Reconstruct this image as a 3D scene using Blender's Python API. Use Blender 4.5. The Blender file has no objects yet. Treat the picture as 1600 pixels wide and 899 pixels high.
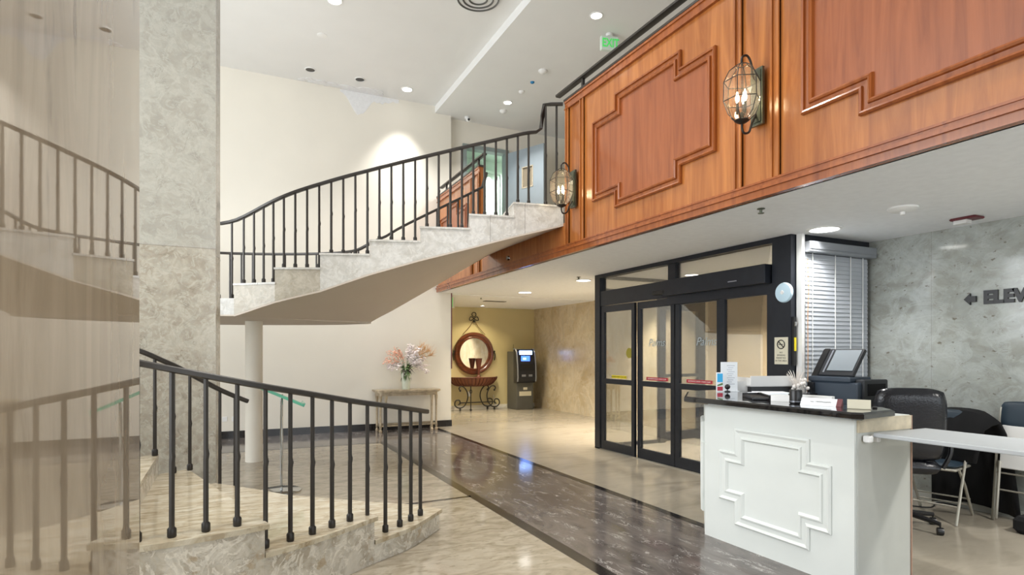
import bpy, math, random
from mathutils import Vector, Matrix
random.seed(7)
PI = math.pi
sc = bpy.context.scene
COL = sc.collection

# ---------------------------------------------------------------- camera, sky, exposure
cam_d = bpy.data.cameras.new('camera')
cam = bpy.data.objects.new('camera', cam_d); COL.objects.link(cam)
cam_d.sensor_width = 36
cam_d.lens = 925 / 1600 * 36
cam_d.shift_y = (552 - 449.5) / 1600
cam.location = (0, 0, 1.40)
cam.rotation_euler = (PI / 2, 0, -math.atan(440 / 925))
sc.camera = cam
sc.view_settings.view_transform = 'Standard'
sc.view_settings.look = 'None'
sc.view_settings.gamma = 1
sc.view_settings.use_curve_mapping = False
sc.view_settings.exposure = 0.15
w = bpy.data.worlds.new('world'); sc.world = w; w.use_nodes = True
bg = w.node_tree.nodes['Background']
bg.inputs[0].default_value = (0.88, 0.94, 1.0, 1); bg.inputs[1].default_value = 1.7


def area(name, loc, size, power, col=(1, 1, 1), rot=(0, 0, 0), size_y=None, spread=PI):
    d = bpy.data.lights.new(name, 'AREA'); d.energy = power; d.color = col; d.size = size
    if size_y: d.shape = 'RECTANGLE'; d.size_y = size_y
    d.spread = spread
    o = bpy.data.objects.new(name, d); COL.objects.link(o); o.location = loc; o.rotation_euler = rot
    return o


# daylight through the tall windows behind the viewer and on the left side of the lobby; added fill at the desk
area('daylight_back', (1.8, -3.1, 2.4), 4.5, 60, (0.93, 0.97, 1), (PI / 2, 0, 0), 3.6)
area('daylight_left', (-5.55, 4.5, 3.0), 5.0, 620, (0.93, 0.97, 1), (0, -PI / 2, 0), 8.0)
area('fill_desk', (4.9, -3.1, 1.5), 1.9, 30, (0.8, 0.92, 1), (PI / 2, 0, 0), 2.0)  # added fill for the desk area; the wall behind it has no window


# ---------------------------------------------------------------- materials
def new_mat(name):
    m = bpy.data.materials.new(name); m.use_nodes = True
    nt = m.node_tree; b = nt.nodes['Principled BSDF']
    return m, nt, b


def nd(nt, t, **kw):
    n = nt.nodes.new(t)
    for k, v in kw.items():
        if k.startswith('i_'):
            n.inputs[k[2:].replace('_', ' ')].default_value = v
        else:
            setattr(n, k, v)
    return n


def ramp(nt, stops):
    r = nt.nodes.new('ShaderNodeValToRGB'); e = r.color_ramp.elements
    while len(e) < len(stops): e.new(0.5)
    for k, (p, c) in enumerate(stops):
        e[k].position = p; e[k].color = tuple(c) + (1,) if len(c) == 3 else c
    return r


def srgb(r, g, b):
    f = lambda v: (v / 255 / 12.92) if v / 255 <= 0.04045 else ((v / 255 + 0.055) / 1.055) ** 2.4
    return (f(r), f(g), f(b))


def simple(name, col, rough=0.5, metal=0.0, var=0.06, scale=6.0, bump=0.0, emit=None, coat=0.0):
    m, nt, b = new_mat(name)
    tc = nd(nt, 'ShaderNodeTexCoord')
    n = nd(nt, 'ShaderNodeTexNoise'); n.inputs['Scale'].default_value = scale; n.inputs['Detail'].default_value = 5
    nt.links.new(tc.outputs['Object'], n.inputs['Vector'])
    r = ramp(nt, [(0.3, tuple(c * (1 - var) for c in col)), (0.7, tuple(min(1, c * (1 + var)) for c in col))])
    nt.links.new(n.outputs['Fac'], r.inputs[0]); nt.links.new(r.outputs[0], b.inputs['Base Color'])
    b.inputs['Roughness'].default_value = rough; b.inputs['Metallic'].default_value = metal
    b.inputs['Coat Weight'].default_value = coat
    if bump:
        n2 = nd(nt, 'ShaderNodeTexNoise'); n2.inputs['Scale'].default_value = scale * 8
        nt.links.new(tc.outputs['Object'], n2.inputs['Vector'])
        bp = nd(nt, 'ShaderNodeBump'); bp.inputs['Strength'].default_value = bump; bp.inputs['Distance'].default_value = 0.01
        nt.links.new(n2.outputs['Fac'], bp.inputs['Height']); nt.links.new(bp.outputs[0], b.inputs['Normal'])
    if emit:
        b.inputs['Emission Color'].default_value = tuple(col) + (1,); b.inputs['Emission Strength'].default_value = emit
    return m


def geo_pos(nt, scale=(1, 1, 1), rot=(0, 0, 0)):
    g = nd(nt, 'ShaderNodeNewGeometry'); mp = nd(nt, 'ShaderNodeMapping')
    mp.inputs['Scale'].default_value = scale; mp.inputs['Rotation'].default_value = rot
    nt.links.new(g.outputs['Position'], mp.inputs['Vector'])
    return mp.outputs[0]


def marble(name, stops, scale=2.0, dist=1.5, rough=0.15, stretch=(1, 1, 1), vein=None, swirl=None, spots=None, seam=None, spec=0.5, rot=(0, 0, 0)):
    """layered stone: cloudy ground, optional shell swirls, veins, dark pits and slab seams"""
    m, nt, b = new_mat(name)
    L = nt.links.new
    pos = geo_pos(nt, stretch, rot)
    n = nd(nt, 'ShaderNodeTexNoise'); n.inputs['Scale'].default_value = scale; n.inputs['Detail'].default_value = 9
    n.inputs['Roughness'].default_value = 0.6; n.inputs['Distortion'].default_value = dist
    L(pos, n.inputs['Vector'])
    r = ramp(nt, stops); L(n.outputs['Fac'], r.inputs[0]); col = r.outputs[0]

    def mix(fac, c1, c2):
        mx = nd(nt, 'ShaderNodeMix', data_type='RGBA')
        L(fac, mx.inputs[0]); L(c1, mx.inputs[6])
        if isinstance(c2, tuple): mx.inputs[7].default_value = c2 + (1,)
        else: L(c2, mx.inputs[7])
        return mx.outputs[2]
    if swirl:                               # (scale, colour, strength)
        k = swirl[2]
        for q_, (mul, dst, c_, kk) in enumerate(((1.0, 2.2, swirl[1], k), (1.9, 1.4, tuple(c * 0.62 for c in swirl[1]), k * .7), (0.45, 1.0, swirl[1], k * .5))):
            wv = nd(nt, 'ShaderNodeTexNoise'); wv.inputs['Scale'].default_value = swirl[0] * mul; wv.inputs['Detail'].default_value = 6
            wv.inputs['Roughness'].default_value = 0.62; wv.inputs['Distortion'].default_value = dst
            of = nd(nt, 'ShaderNodeVectorMath', operation='ADD'); of.inputs[1].default_value = (3.1 * q_, 7.7 * q_, 1.9 * q_); L(pos, of.inputs[0]); L(of.outputs[0], wv.inputs['Vector'])
            rr = ramp(nt, [(0.0, (0, 0, 0)), (0.50, (0, 0, 0)), (0.57, (kk, kk, kk)), (0.66, (kk * .3, kk * .3, kk * .3)), (1, (0, 0, 0))])
            L(wv.outputs['Fac'], rr.inputs[0]); col = mix(rr.outputs[0], col, c_)
    if vein:                                # (scale, colour, width, strength)
        v = nd(nt, 'ShaderNodeTexNoise'); v.inputs['Scale'].default_value = vein[0]; v.inputs['Detail'].default_value = 12
        v.inputs['Roughness'].default_value = 0.68; v.inputs['Distortion'].default_value = 2.2; L(pos, v.inputs['Vector'])
        k = vein[3]
        rv = ramp(nt, [(0, (0, 0, 0)), (0.5 - vein[2], (0, 0, 0)), (0.5, (k, k, k)), (0.5 + vein[2], (0, 0, 0)), (1, (0, 0, 0))])
        L(v.outputs['Fac'], rv.inputs[0])
        g = nd(nt, 'ShaderNodeTexNoise'); g.inputs['Scale'].default_value = vein[0] * 1.3; L(pos, g.inputs['Vector'])
        rg = ramp(nt, [(0.5, (0, 0, 0)), (0.64, (1, 1, 1))]); L(g.outputs['Fac'], rg.inputs[0])
        mm = nd(nt, 'ShaderNodeMath', operation='MULTIPLY'); L(rv.outputs[0], mm.inputs[0]); L(rg.outputs[0], mm.inputs[1])
        col = mix(mm.outputs[0], col, vein[1])
    if spots:
        v = nd(nt, 'ShaderNodeTexNoise'); v.inputs['Scale'].default_value = spots[0]; v.inputs['Detail'].default_value = 6
        L(pos, v.inputs['Vector'])
        k = spots[3]
        rv = ramp(nt, [(spots[2], (0, 0, 0)), (spots[2] + 0.06, (k, k, k))]); L(v.outputs['Fac'], rv.inputs[0])
        col = mix(rv.outputs[0], col, spots[1])
    if seam:                                # list of (axis, value): slab joints
        for ax, val, sign in seam:
            g = nd(nt, 'ShaderNodeNewGeometry'); sp = nd(nt, 'ShaderNodeSeparateXYZ'); L(g.outputs['Position'], sp.inputs[0])
            if sign < 0.1:
                a = nd(nt, 'ShaderNodeMath', operation='SUBTRACT'); L(sp.outputs[ax], a.inputs[0]); a.inputs[1].default_value = val
                ab = nd(nt, 'ShaderNodeMath', operation='ABSOLUTE'); L(a.outputs[0], ab.inputs[0])
                lt = nd(nt, 'ShaderNodeMath', operation='LESS_THAN'); L(ab.outputs[0], lt.inputs[0]); lt.inputs[1].default_value = 0.004
                h = nd(nt, 'ShaderNodeMath', operation='MULTIPLY'); L(lt.outputs[0], h.inputs[0]); h.inputs[1].default_value = 0.45 if sign == 0 else 0.2
                col = mix(h.outputs[0], col, (0.12, 0.10, 0.08))
            else:
                gt = nd(nt, 'ShaderNodeMath', operation='GREATER_THAN'); L(sp.outputs[ax], gt.inputs[0]); gt.inputs[1].default_value = val
                h = nd(nt, 'ShaderNodeMath', operation='MULTIPLY'); L(gt.outputs[0], h.inputs[0]); h.inputs[1].default_value = sign
                col = mix(h.outputs[0], col, (0.42, 0.44, 0.42))
    L(col, b.inputs['Base Color'])
    b.inputs['Roughness'].default_value = rough
    b.inputs['Specular IOR Level'].default_value = spec
    return m


def wood(name, c1, c2, axis='z', rough=0.25, scale=1.0, coat=0.4):
    m, nt, b = new_mat(name); L = nt.links.new
    st = {'z': (7 * scale, 7 * scale, 0.55 * scale), 'y': (9 * scale, 0.6 * scale, 9 * scale), 'x': (0.6 * scale, 9 * scale, 9 * scale)}[axis]
    pos = geo_pos(nt, st)
    n = nd(nt, 'ShaderNodeTexNoise'); n.inputs['Scale'].default_value = 1.2; n.inputs['Detail'].default_value = 8
    n.inputs['Distortion'].default_value = 1.6; n.inputs['Roughness'].default_value = 0.6; L(pos, n.inputs['Vector'])
    r = ramp(nt, [(0.28, c2), (0.5, tuple((a + bb) / 2 for a, bb in zip(c1, c2))), (0.72, c1)]); L(n.outputs['Fac'], r.inputs[0])
    L(r.outputs[0], b.inputs['Base Color']); b.inputs['Roughness'].default_value = rough; b.inputs['Coat Weight'].default_value = coat
    b.inputs['Coat Roughness'].default_value = 0.12
    return m


def glass(name, tint=(1, 1, 1), refl=1.0, rough=0.0, haze=0.0):
    m = bpy.data.materials.new(name); m.use_nodes = True; nt = m.node_tree; nt.nodes.clear(); L = nt.links.new
    out = nd(nt, 'ShaderNodeOutputMaterial'); mx = nd(nt, 'ShaderNodeMixShader'); t = nd(nt, 'ShaderNodeBsdfTransparent')
    g = nd(nt, 'ShaderNodeBsdfGlossy'); g.inputs['Roughness'].default_value = rough; f = nd(nt, 'ShaderNodeFresnel'); f.inputs[0].default_value = 1.5
    h = nd(nt, 'ShaderNodeMath', operation='MULTIPLY'); h.inputs[1].default_value = refl
    t.inputs[0].default_value = tuple(tint) + (1,)
    if haze:
        tr = nd(nt, 'ShaderNodeBsdfTranslucent'); tr.inputs[0].default_value = tuple(tint) + (1,); m2 = nd(nt, 'ShaderNodeMixShader'); m2.inputs[0].default_value = haze
        L(t.outputs[0], m2.inputs[1]); L(tr.outputs[0], m2.inputs[2]); t = m2
    L(f.outputs[0], h.inputs[0]); L(h.outputs[0], mx.inputs[0]); L(t.outputs[0], mx.inputs[1]); L(g.outputs[0], mx.inputs[2]); L(mx.outputs[0], out.inputs[0])
    return m


def emission(name, col, s):
    m, nt, b = new_mat(name)
    b.inputs['Base Color'].default_value = tuple(col) + (1,)
    b.inputs['Emission Color'].default_value = tuple(col) + (1,); b.inputs['Emission Strength'].default_value = s
    return m


MT = {}
MT['wall_white'] = simple('wall_white', srgb(226, 221, 209), 0.7, var=0.02, scale=1.5)
MT['ceiling_white'] = simple('ceiling_white', srgb(226, 226, 224), 0.8, var=0.015, scale=2)
MT['low_ceiling'] = simple('low_ceiling', srgb(236, 238, 240), 0.8, var=0.03, scale=14, bump=0.15)
MT['wall_yellow'] = simple('wall_yellow', srgb(206, 192, 146), 0.65, var=0.03, scale=1.5)
MT['wall_tan'] = simple('wall_tan', srgb(160, 143, 116), 0.6, var=0.03)
MT['soffit'] = simple('soffit_plaster', srgb(204, 193, 180), 0.75, var=0.02, scale=2)
MT['floor_lobby'] = marble('lobby_marble', [(0.25, srgb(128, 117, 98)), (0.45, srgb(152, 142, 123)), (0.6, srgb(170, 161, 143)), (0.8, srgb(138, 129, 111))], 4.0, 1.0, 0.10, (1, 2.0, 1), spots=(12, srgb(122, 110, 88), 0.58, 0.5), rot=(0, 0, 0.4))
MT['floor_hall'] = marble('hall_marble', [(0.25, srgb(136, 127, 111)), (0.5, srgb(158, 150, 135)), (0.8, srgb(146, 137, 122))], 1.1, 0.8, 0.19, (1, 2.5, 1))
MT['floor_dark'] = marble('dark_veined_marble', [(0.2, srgb(64, 58, 55)), (0.45, srgb(94, 87, 83)), (0.6, srgb(110, 103, 98)), (0.8, srgb(76, 70, 67))], 2.2, 1.0, 0.10, (2.2, 0.9, 1), vein=(3.0, srgb(222, 218, 212), 0.014, 0.9), rot=(0, 0, 0.5))
MT['black_stone'] = simple('black_stone', srgb(34, 31, 30), 0.12, var=0.2, scale=3)
MT['fossil'] = marble('fossil_marble', [(0.2, srgb(140, 130, 112)), (0.42, srgb(168, 159, 142)), (0.6, srgb(190, 183, 168)), (0.8, srgb(158, 148, 130))], 6.0, 1.2, 0.18, swirl=(7.0, srgb(222, 217, 204), 0.8), vein=(7, srgb(104, 94, 76), 0.02, 0.6), spots=(9, srgb(156, 132, 92), 0.60, 0.5))
MT['pillar'] = marble('pillar_marble', [(0.2, srgb(142, 134, 118)), (0.45, srgb(166, 158, 143)), (0.6, srgb(180, 174, 160)), (0.8, srgb(154, 145, 129))], 6.0, 1.2, 0.16, swirl=(8, srgb(196, 193, 180), 0.6), vein=(5, srgb(94, 86, 70), 0.02, 0.6), seam=[(2, 2.32, 0), (2, 2.32, 0.35)])
MT['tread'] = marble('tread_marble', [(0.25, srgb(150, 135, 108)), (0.45, srgb(178, 166, 141)), (0.65, srgb(198, 190, 170)), (0.85, srgb(164, 151, 126))], 4.0, 1.2, 0.09, (1, 2.6, 1), vein=(5, srgb(120, 102, 72), 0.03, 0.7), spots=(8, srgb(140, 122, 90), 0.56, 0.5))
MT['upper_stone'] = marble('pale_fossil_marble', [(0.2, srgb(180, 174, 164)), (0.45, srgb(200, 197, 189)), (0.65, srgb(214, 212, 206)), (0.85, srgb(190, 186, 177))], 5, 1.2, 0.2, swirl=(7, srgb(226, 225, 220), 0.6), seam=[(0, 0.27, 0), (0, 2.68, 0), (0, 3.08, 0)])
MT['upper_shade'] = marble('shade_toned_marble', [(0.2, srgb(156, 146, 128)), (0.45, srgb(178, 169, 152)), (0.65, srgb(192, 185, 170)), (0.85, srgb(166, 156, 138))], 5, 1.2, 0.2, swirl=(7, srgb(206, 200, 186), 0.6))  # browner copy of the upper stone: shade put into the colour
MT['elev_wall'] = marble('grey_shell_marble', [(0.2, srgb(136, 137, 128)), (0.42, srgb(156, 158, 150)), (0.6, srgb(172, 176, 170)), (0.8, srgb(148, 149, 140))], 3.2, 1.2, 0.09, (1, 1, 1.4), swirl=(3.4, srgb(192, 198, 196), 0.36), vein=(4, srgb(122, 112, 90), 0.015, 0.45), spots=(16, srgb(98, 88, 70), 0.64, 0.7), seam=[(1, 3.36, 0.04), (1, 1.9, 0.04)])
MT['hall_stone'] = marble('warm_marble_wall', [(0.2, srgb(178, 158, 124)), (0.42, srgb(196, 178, 146)), (0.6, srgb(210, 196, 168)), (0.8, srgb(186, 166, 132))], 1.6, 1.0, 0.25, (1, 1, 0.8), swirl=(1.8, srgb(222, 212, 190), 0.5), spots=(10, srgb(160, 136, 100), 0.64, 0.4), seam=[(1, 9.6, 0.02)])
MT['polished'] = marble('polished_brown_marble', [(0.2, srgb(128, 112, 92)), (0.42, srgb(152, 137, 115)), (0.6, srgb(170, 156, 134)), (0.82, srgb(140, 124, 102))], 2.4, 1.4, 0.02, (1, 1.8, 0.45), spots=(6, srgb(88, 70, 48), 0.62, 0.5), spec=0.34)
MT['wood'] = wood('cherry_wood', srgb(184, 116, 58), srgb(134, 72, 32))
MT['wood_h'] = wood('cherry_moulding', srgb(164, 92, 42), srgb(124, 62, 26), 'z')
MT['wood_panel'] = wood('cherry_veneer', srgb(162, 92, 52), srgb(128, 66, 34), scale=1.2)
MT['iron'] = simple('dark_iron', srgb(52, 49, 46), 0.42, 0.5, var=0.15, scale=20)
MT['rail_iron'] = simple('painted_dark_rail', srgb(54, 50, 46), 0.38, 0.2, var=0.12, scale=12)
MT['black_alu'] = simple('black_aluminium', srgb(40, 43, 50), 0.34, 0.4, var=0.1, scale=8)
MT['glass'] = glass('clear_glass', (0.985, 0.99, 0.98), 0.7)
MT['lamp_glass'] = glass('lantern_glass', (1.0, 0.95, 0.84), 0.45, haze=0.09)
MT['white_paint'] = simple('white_cabinet_paint', srgb(218, 222, 218), 0.4, var=0.02, scale=3)
MT['grey_side'] = simple('grey_panel', srgb(192, 194, 188), 0.5, var=0.03)
MT['flap_grey'] = simple('pale_grey_laminate', srgb(176, 180, 182), 0.45, var=0.02)
MT['chip'] = simple('raw_chipboard', srgb(196, 184, 160), 0.8, var=0.18, scale=14)
MT['black_granite'] = simple('black_granite', srgb(20, 19, 21), 0.05, var=0.05, scale=40, coat=0.5)
MT['white'] = simple('white_plastic', srgb(232, 232, 230), 0.4, var=0.01)
MT['paper'] = simple('paper', srgb(236, 240, 244), 0.6, var=0.01)
MT['black'] = simple('black_plastic', srgb(22, 22, 24), 0.35, var=0.1)
MT['leather'] = simple('black_leather', srgb(26, 27, 32), 0.24, var=0.15, scale=10, bump=0.25)
MT['cloth_black'] = simple('black_cloth', srgb(9, 9, 11), 0.95, var=0.2)
MT['vinyl_blue'] = simple('dark_blue_vinyl', srgb(34, 50, 62), 0.5, var=0.08)
MT['chair_metal'] = simple('beige_chair_metal', srgb(176, 172, 160), 0.35, 0.4, var=0.04)
MT['printer'] = simple('dark_blue_plastic', srgb(52, 62, 74), 0.4, var=0.04)
MT['printer_dark'] = simple('dark_grey_plastic', srgb(36, 38, 42), 0.4, var=0.04)
MT['scan_grey'] = simple('grey_scanner_backing', srgb(120, 128, 134), 0.5, var=0.02)
MT['mirror'] = simple('mirror_silver', (0.86, 0.88, 0.88), 0.02, 1.0, var=0.0)
MT['mirror_wood'] = wood('dark_mirror_wood', srgb(108, 52, 24), srgb(60, 24, 12), 'x', 0.3)
MT['basket'] = simple('dark_red_wicker', srgb(92, 46, 34), 0.5, var=0.3, scale=30)
MT['gold'] = simple('aged_gold_wood', srgb(176, 160, 134), 0.35, 0.3, var=0.25, scale=14)
MT['green'] = simple('leaf_green', srgb(96, 124, 74), 0.6, var=0.3, scale=20)
MT['dark_leaf'] = simple('dark_leaf', srgb(58, 50, 38), 0.7, var=0.3, scale=20)
MT['coral'] = simple('coral_plume', srgb(234, 184, 160), 0.7, var=0.12, scale=30)
MT['petal'] = simple('white_petal', srgb(238, 228, 226), 0.7, var=0.05, scale=30)
MT['straw'] = simple('straw_plume', srgb(214, 168, 116), 0.7, var=0.12, scale=30)
MT['vase'] = simple('white_glaze', srgb(214, 222, 208), 0.2, var=0.04)
MT['atm'] = simple('atm_grey', srgb(84, 84, 80), 0.4, var=0.06)
MT['atm_dark'] = simple('atm_dark', srgb(34, 36, 42), 0.3, var=0.06)
MT['silver'] = simple('silver_plastic', srgb(150, 154, 164), 0.3, 0.5, var=0.04)
MT['chrome'] = simple('chrome', srgb(190, 192, 192), 0.12, 1.0, var=0.03)
MT['glass_green'] = simple('green_glass_edge', srgb(96, 176, 148), 0.15, var=0.08)
MT['green_sign'] = emission('green_letters', srgb(70, 190, 90), 0.6)
MT['sign_face'] = simple('sign_face', srgb(214, 226, 216), 0.5, var=0.01)
MT['grey_door'] = simple('blue_grey_door', srgb(150, 162, 170), 0.5, var=0.03)
MT['grey_frame'] = simple('grey_door_frame', srgb(134, 146, 144), 0.5, var=0.03)
MT['mint'] = simple('mint_wall', srgb(188, 208, 198), 0.6, var=0.03)
MT['lamp_on'] = emission('lit_lamp', (1.0, 0.97, 0.92), 9.0)
MT['bulb'] = emission('bulb', (1.0, 0.86, 0.62), 22.0)
MT['atm_sign'] = emission('atm_lit_sign', (0.30, 0.50, 1.0), 7.0)
MT['atm_screen'] = emission('atm_screen', (0.05, 0.14, 0.9), 3.0)
MT['window_lit'] = emission('lit_window', (0.9, 1.0, 0.96), 1.3)
MT['red'] = simple('red_label', srgb(178, 34, 56), 0.4, var=0.04)
MT['yellow'] = simple('yellow_label', srgb(226, 206, 30), 0.4, var=0.04)
MT['maroon'] = simple('maroon', srgb(96, 32, 40), 0.45, var=0.06)
MT['cream_sign'] = simple('cream_sign', srgb(212, 206, 184), 0.45, var=0.02)
MT['cyan'] = simple('cyan_print', srgb(40, 168, 224), 0.4, var=0.04)
MT['steel_blue'] = simple('pale_blue_disc', srgb(196, 222, 236), 0.4, var=0.02)
MT['etch'] = simple('etched_white', srgb(150, 160, 164), 0.6, var=0.02)
MT['blue_dot'] = simple('blue_cap', srgb(30, 120, 170), 0.4, var=0.02)
MT['brass'] = simple('pewter_brass', srgb(108, 112, 98), 0.3, 0.8, var=0.2, scale=12)
MT['blind'] = simple('white_blind', srgb(178, 183, 190), 0.45, var=0.02)
MT['silver_blind'] = simple('satin_valance', srgb(150, 154, 160), 0.4, 0.3, var=0.03)
MT['blind_back'] = simple('grey_blind_glass', srgb(146, 150, 158), 0.5, var=0.03)
MT['peel'] = simple('peeling_plaster', srgb(234, 234, 234), 0.9, var=0.04, scale=20, bump=0.8)
MT['dark_hole'] = simple('unlit_can', srgb(74, 72, 70), 0.5, 0.3, var=0.1)
MT['feather'] = simple('white_feather', srgb(232, 226, 220), 0.8, var=0.04)


# ---------------------------------------------------------------- mesh building
ORG = {}


class MB:
    def __init__(s, M=None): s.v = []; s.f = []; s.sm = []; s.M = M

    def _add(s, vs, fs, smooth=False):
        n = len(s.v)
        for p in vs:
            p = Vector(p); s.v.append(s.M @ p if s.M else p)
        for f in fs: s.f.append(tuple(i + n for i in f)); s.sm.append(smooth)

    def box(s, x0, x1, y0, y1, z0, z1, M=None):
        vs = [Vector((x, y, z)) for x in (x0, x1) for y in (y0, y1) for z in (z0, z1)]
        if M: vs = [M @ p for p in vs]
        s._add(vs, [(0, 1, 3, 2), (4, 6, 7, 5), (0, 4, 5, 1), (2, 3, 7, 6), (0, 2, 6, 4), (1, 5, 7, 3)]); return s

    def rbox(s, x0, x1, y0, y1, z0, z1, b=0.01, M=None):
        """box with chamfered edges: three stacked rings on each side"""
        b = min(b, (x1 - x0) / 2.01, (y1 - y0) / 2.01, (z1 - z0) / 2.01)
        def ring(i, z):
            return [(x0 + i + b * .0, y0 + i + b, z), (x0 + i + b, y0 + i, z), (x1 - i - b, y0 + i, z), (x1 - i, y0 + i + b, z),
                    (x1 - i, y1 - i - b, z), (x1 - i - b, y1 - i, z), (x0 + i + b, y1 - i, z), (x0 + i, y1 - i - b, z)]
        R = [ring(b * .7, z0), ring(0, z0 + b), ring(0, z1 - b), ring(b * .7, z1)]
        vs = [Vector(p) for r in R for p in r]
        if M: vs = [M @ p for p in vs]
        fs = [tuple(range(7, -1, -1)), tuple(range(24, 32))]
        for k in range(3):
            for i in range(8): j = (i + 1) % 8; fs.append((k * 8 + i, k * 8 + j, k * 8 + 8 + j, k * 8 + 8 + i))
        s._add(vs, fs); return s

    def prism(s, poly, z0, z1):
        """poly: xy list; z0/z1 scalars or lists"""
        n = len(poly); a = z0 if isinstance(z0, (list, tuple)) else [z0] * n; b = z1 if isinstance(z1, (list, tuple)) else [z1] * n
        ar = sum(poly[i][0] * poly[(i + 1) % n][1] - poly[(i + 1) % n][0] * poly[i][1] for i in range(n))
        if ar < 0: poly = poly[::-1]; a = a[::-1]; b = b[::-1]
        vs = [(p[0], p[1], z) for p, z in zip(poly, a)] + [(p[0], p[1], z) for p, z in zip(poly, b)]
        fs = [tuple(range(n - 1, -1, -1)), tuple(range(n, 2 * n))] + [(i, (i + 1) % n, n + (i + 1) % n, n + i) for i in range(n)]
        s._add(vs, fs); return s

    def tube(s, pts, r, n=8, closed=False, cap=True, flat=None):
        """round tube along pts; flat=(w,h): rectangular-oval section with up = z"""
        pts = [Vector(p) for p in pts]; m = len(pts); vs = []
        rs = r if isinstance(r, (list, tuple)) else [r] * m
        up = None
        for i, p in enumerate(pts):
            if closed: d = pts[(i + 1) % m] - pts[i - 1]
            else: d = pts[min(i + 1, m - 1)] - pts[max(i - 1, 0)]
            d.normalize()
            if up is None or flat:
                up = Vector((0, 0, 1)) if abs(d.z) < 0.95 else Vector((0, 1, 0))
            sd = d.cross(up).normalized(); up2 = sd.cross(d).normalized()
            if not flat: up = up2
            for k in range(n):
                a = 2 * PI * (k + 0.5) / n
                if flat:
                    cx = math.copysign(abs(math.cos(a)) ** 0.5, math.cos(a)) * flat[0] / 2; cz = math.copysign(abs(math.sin(a)) ** 0.5, math.sin(a)) * flat[1] / 2
                    vs.append(p + sd * cx + up2 * cz)
                else: vs.append(p + (sd * math.cos(a) + up2 * math.sin(a)) * rs[i])
        fs = []
        for i in range(m if closed else m - 1):
            for k in range(n):
                a = i * n + k; b = i * n + (k + 1) % n; c = ((i + 1) % m) * n + (k + 1) % n; d = ((i + 1) % m) * n + k
                fs.append((a, b, c, d))
        if cap and not closed: fs += [tuple(range(n - 1, -1, -1)), tuple(range((m - 1) * n, m * n))]
        s._add(vs, fs, n > 5); return s

    def cyl(s, p0, p1, r, n=16, r2=None): return s.tube([p0, p1], [r, r if r2 is None else r2], n)

    def lathe(s, prof, c=(0, 0, 0), n=24, axis='z', sx=1, sy=1):
        vs = []
        for r, h in prof:
            for k in range(n):
                a = 2 * PI * k / n; x, y = r * math.cos(a) * sx, r * math.sin(a) * sy
                q = {'z': (x, y, h), 'x': (h, x, y), 'y': (x, h, y)}[axis]
                vs.append((c[0] + q[0], c[1] + q[1], c[2] + q[2]))
        m = len(prof)
        fs = [(i * n + k, i * n + (k + 1) % n, (i + 1) * n + (k + 1) % n, (i + 1) * n + k) for i in range(m - 1) for k in range(n)]
        fs += [tuple(range(n - 1, -1, -1)), tuple(range((m - 1) * n, m * n))]
        s._add(vs, fs, True); return s

    def ball(s, c, r, n=10, sz=1.0):
        return s.lathe([(max(1e-4, r * math.sin(PI * i / n)), -r * sz * math.cos(PI * i / n)) for i in range(n + 1)], c, max(8, n))

    def moulding(s, poly, prof, fn):
        """closed mitred moulding along poly (u,v list, counter-clockwise); prof=(inset, height) list; fn(u,v,h) -> xyz"""
        n = len(poly); rings = []
        for ins, h in prof:
            ring = []
            for i in range(n):
                p0, p, p1 = Vector(poly[i - 1]), Vector(poly[i]), Vector(poly[(i + 1) % n])
                d0 = (p - p0).normalized(); d1 = (p1 - p).normalized()
                n0 = Vector((-d0.y, d0.x)); n1 = Vector((-d1.y, d1.x)); mm = n0 + n1; mm = mm / max(1e-6, mm.dot(n0))
                q = p + mm * ins; ring.append(fn(q.x, q.y, h))
            rings.append(ring)
        vs = [p for r in rings for p in r]; k = len(prof)
        fs = [(a * n + i, a * n + (i + 1) % n, (a + 1) * n + (i + 1) % n, (a + 1) * n + i) for a in range(k - 1) for i in range(n)]
        s._add(vs, fs); return s

    def build(s, name, mat, parent=None, smooth=None):
        lo = Vector([min(p[i] for p in s.v) for i in range(3)]); hi = Vector([max(p[i] for p in s.v) for i in range(3)])
        org = Vector(((lo.x + hi.x) / 2, (lo.y + hi.y) / 2, lo.z))
        me = bpy.data.meshes.new(name); me.from_pydata([p - org for p in s.v], [], s.f); me.update()
        import bmesh
        bm = bmesh.new(); bm.from_mesh(me); bmesh.ops.recalc_face_normals(bm, faces=bm.faces); bm.to_mesh(me); bm.free()
        if len(me.polygons) == len(s.sm):
            for p, q in zip(me.polygons, s.sm): p.use_smooth = q if smooth is None else smooth
        if any(p.use_smooth for p in me.polygons):
            try: me.set_sharp_from_angle(angle=math.radians(40))
            except Exception: pass
        me.materials.append(MT[mat] if isinstance(mat, str) else mat)
        o = bpy.data.objects.new(name, me); COL.objects.link(o)
        if parent: o.parent = parent; o.location = org - ORG[parent.name]
        else: o.location = org
        ORG[o.name] = org
        return o


def thing(name, loc, label, cat, group=None):
    o = bpy.data.objects.new(name, None); COL.objects.link(o); o.location = loc; o.empty_display_size = 0.1
    ORG[o.name] = Vector(loc); o['label'] = label; o['category'] = cat
    if group: o['group'] = group
    return o


def tag(o, label, cat, group=None):
    o['label'] = label; o['category'] = cat
    if group: o['group'] = group
    return o


def struct(name, mb, mat):
    o = mb.build(name, mat); o['kind'] = 'structure'; return o


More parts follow.
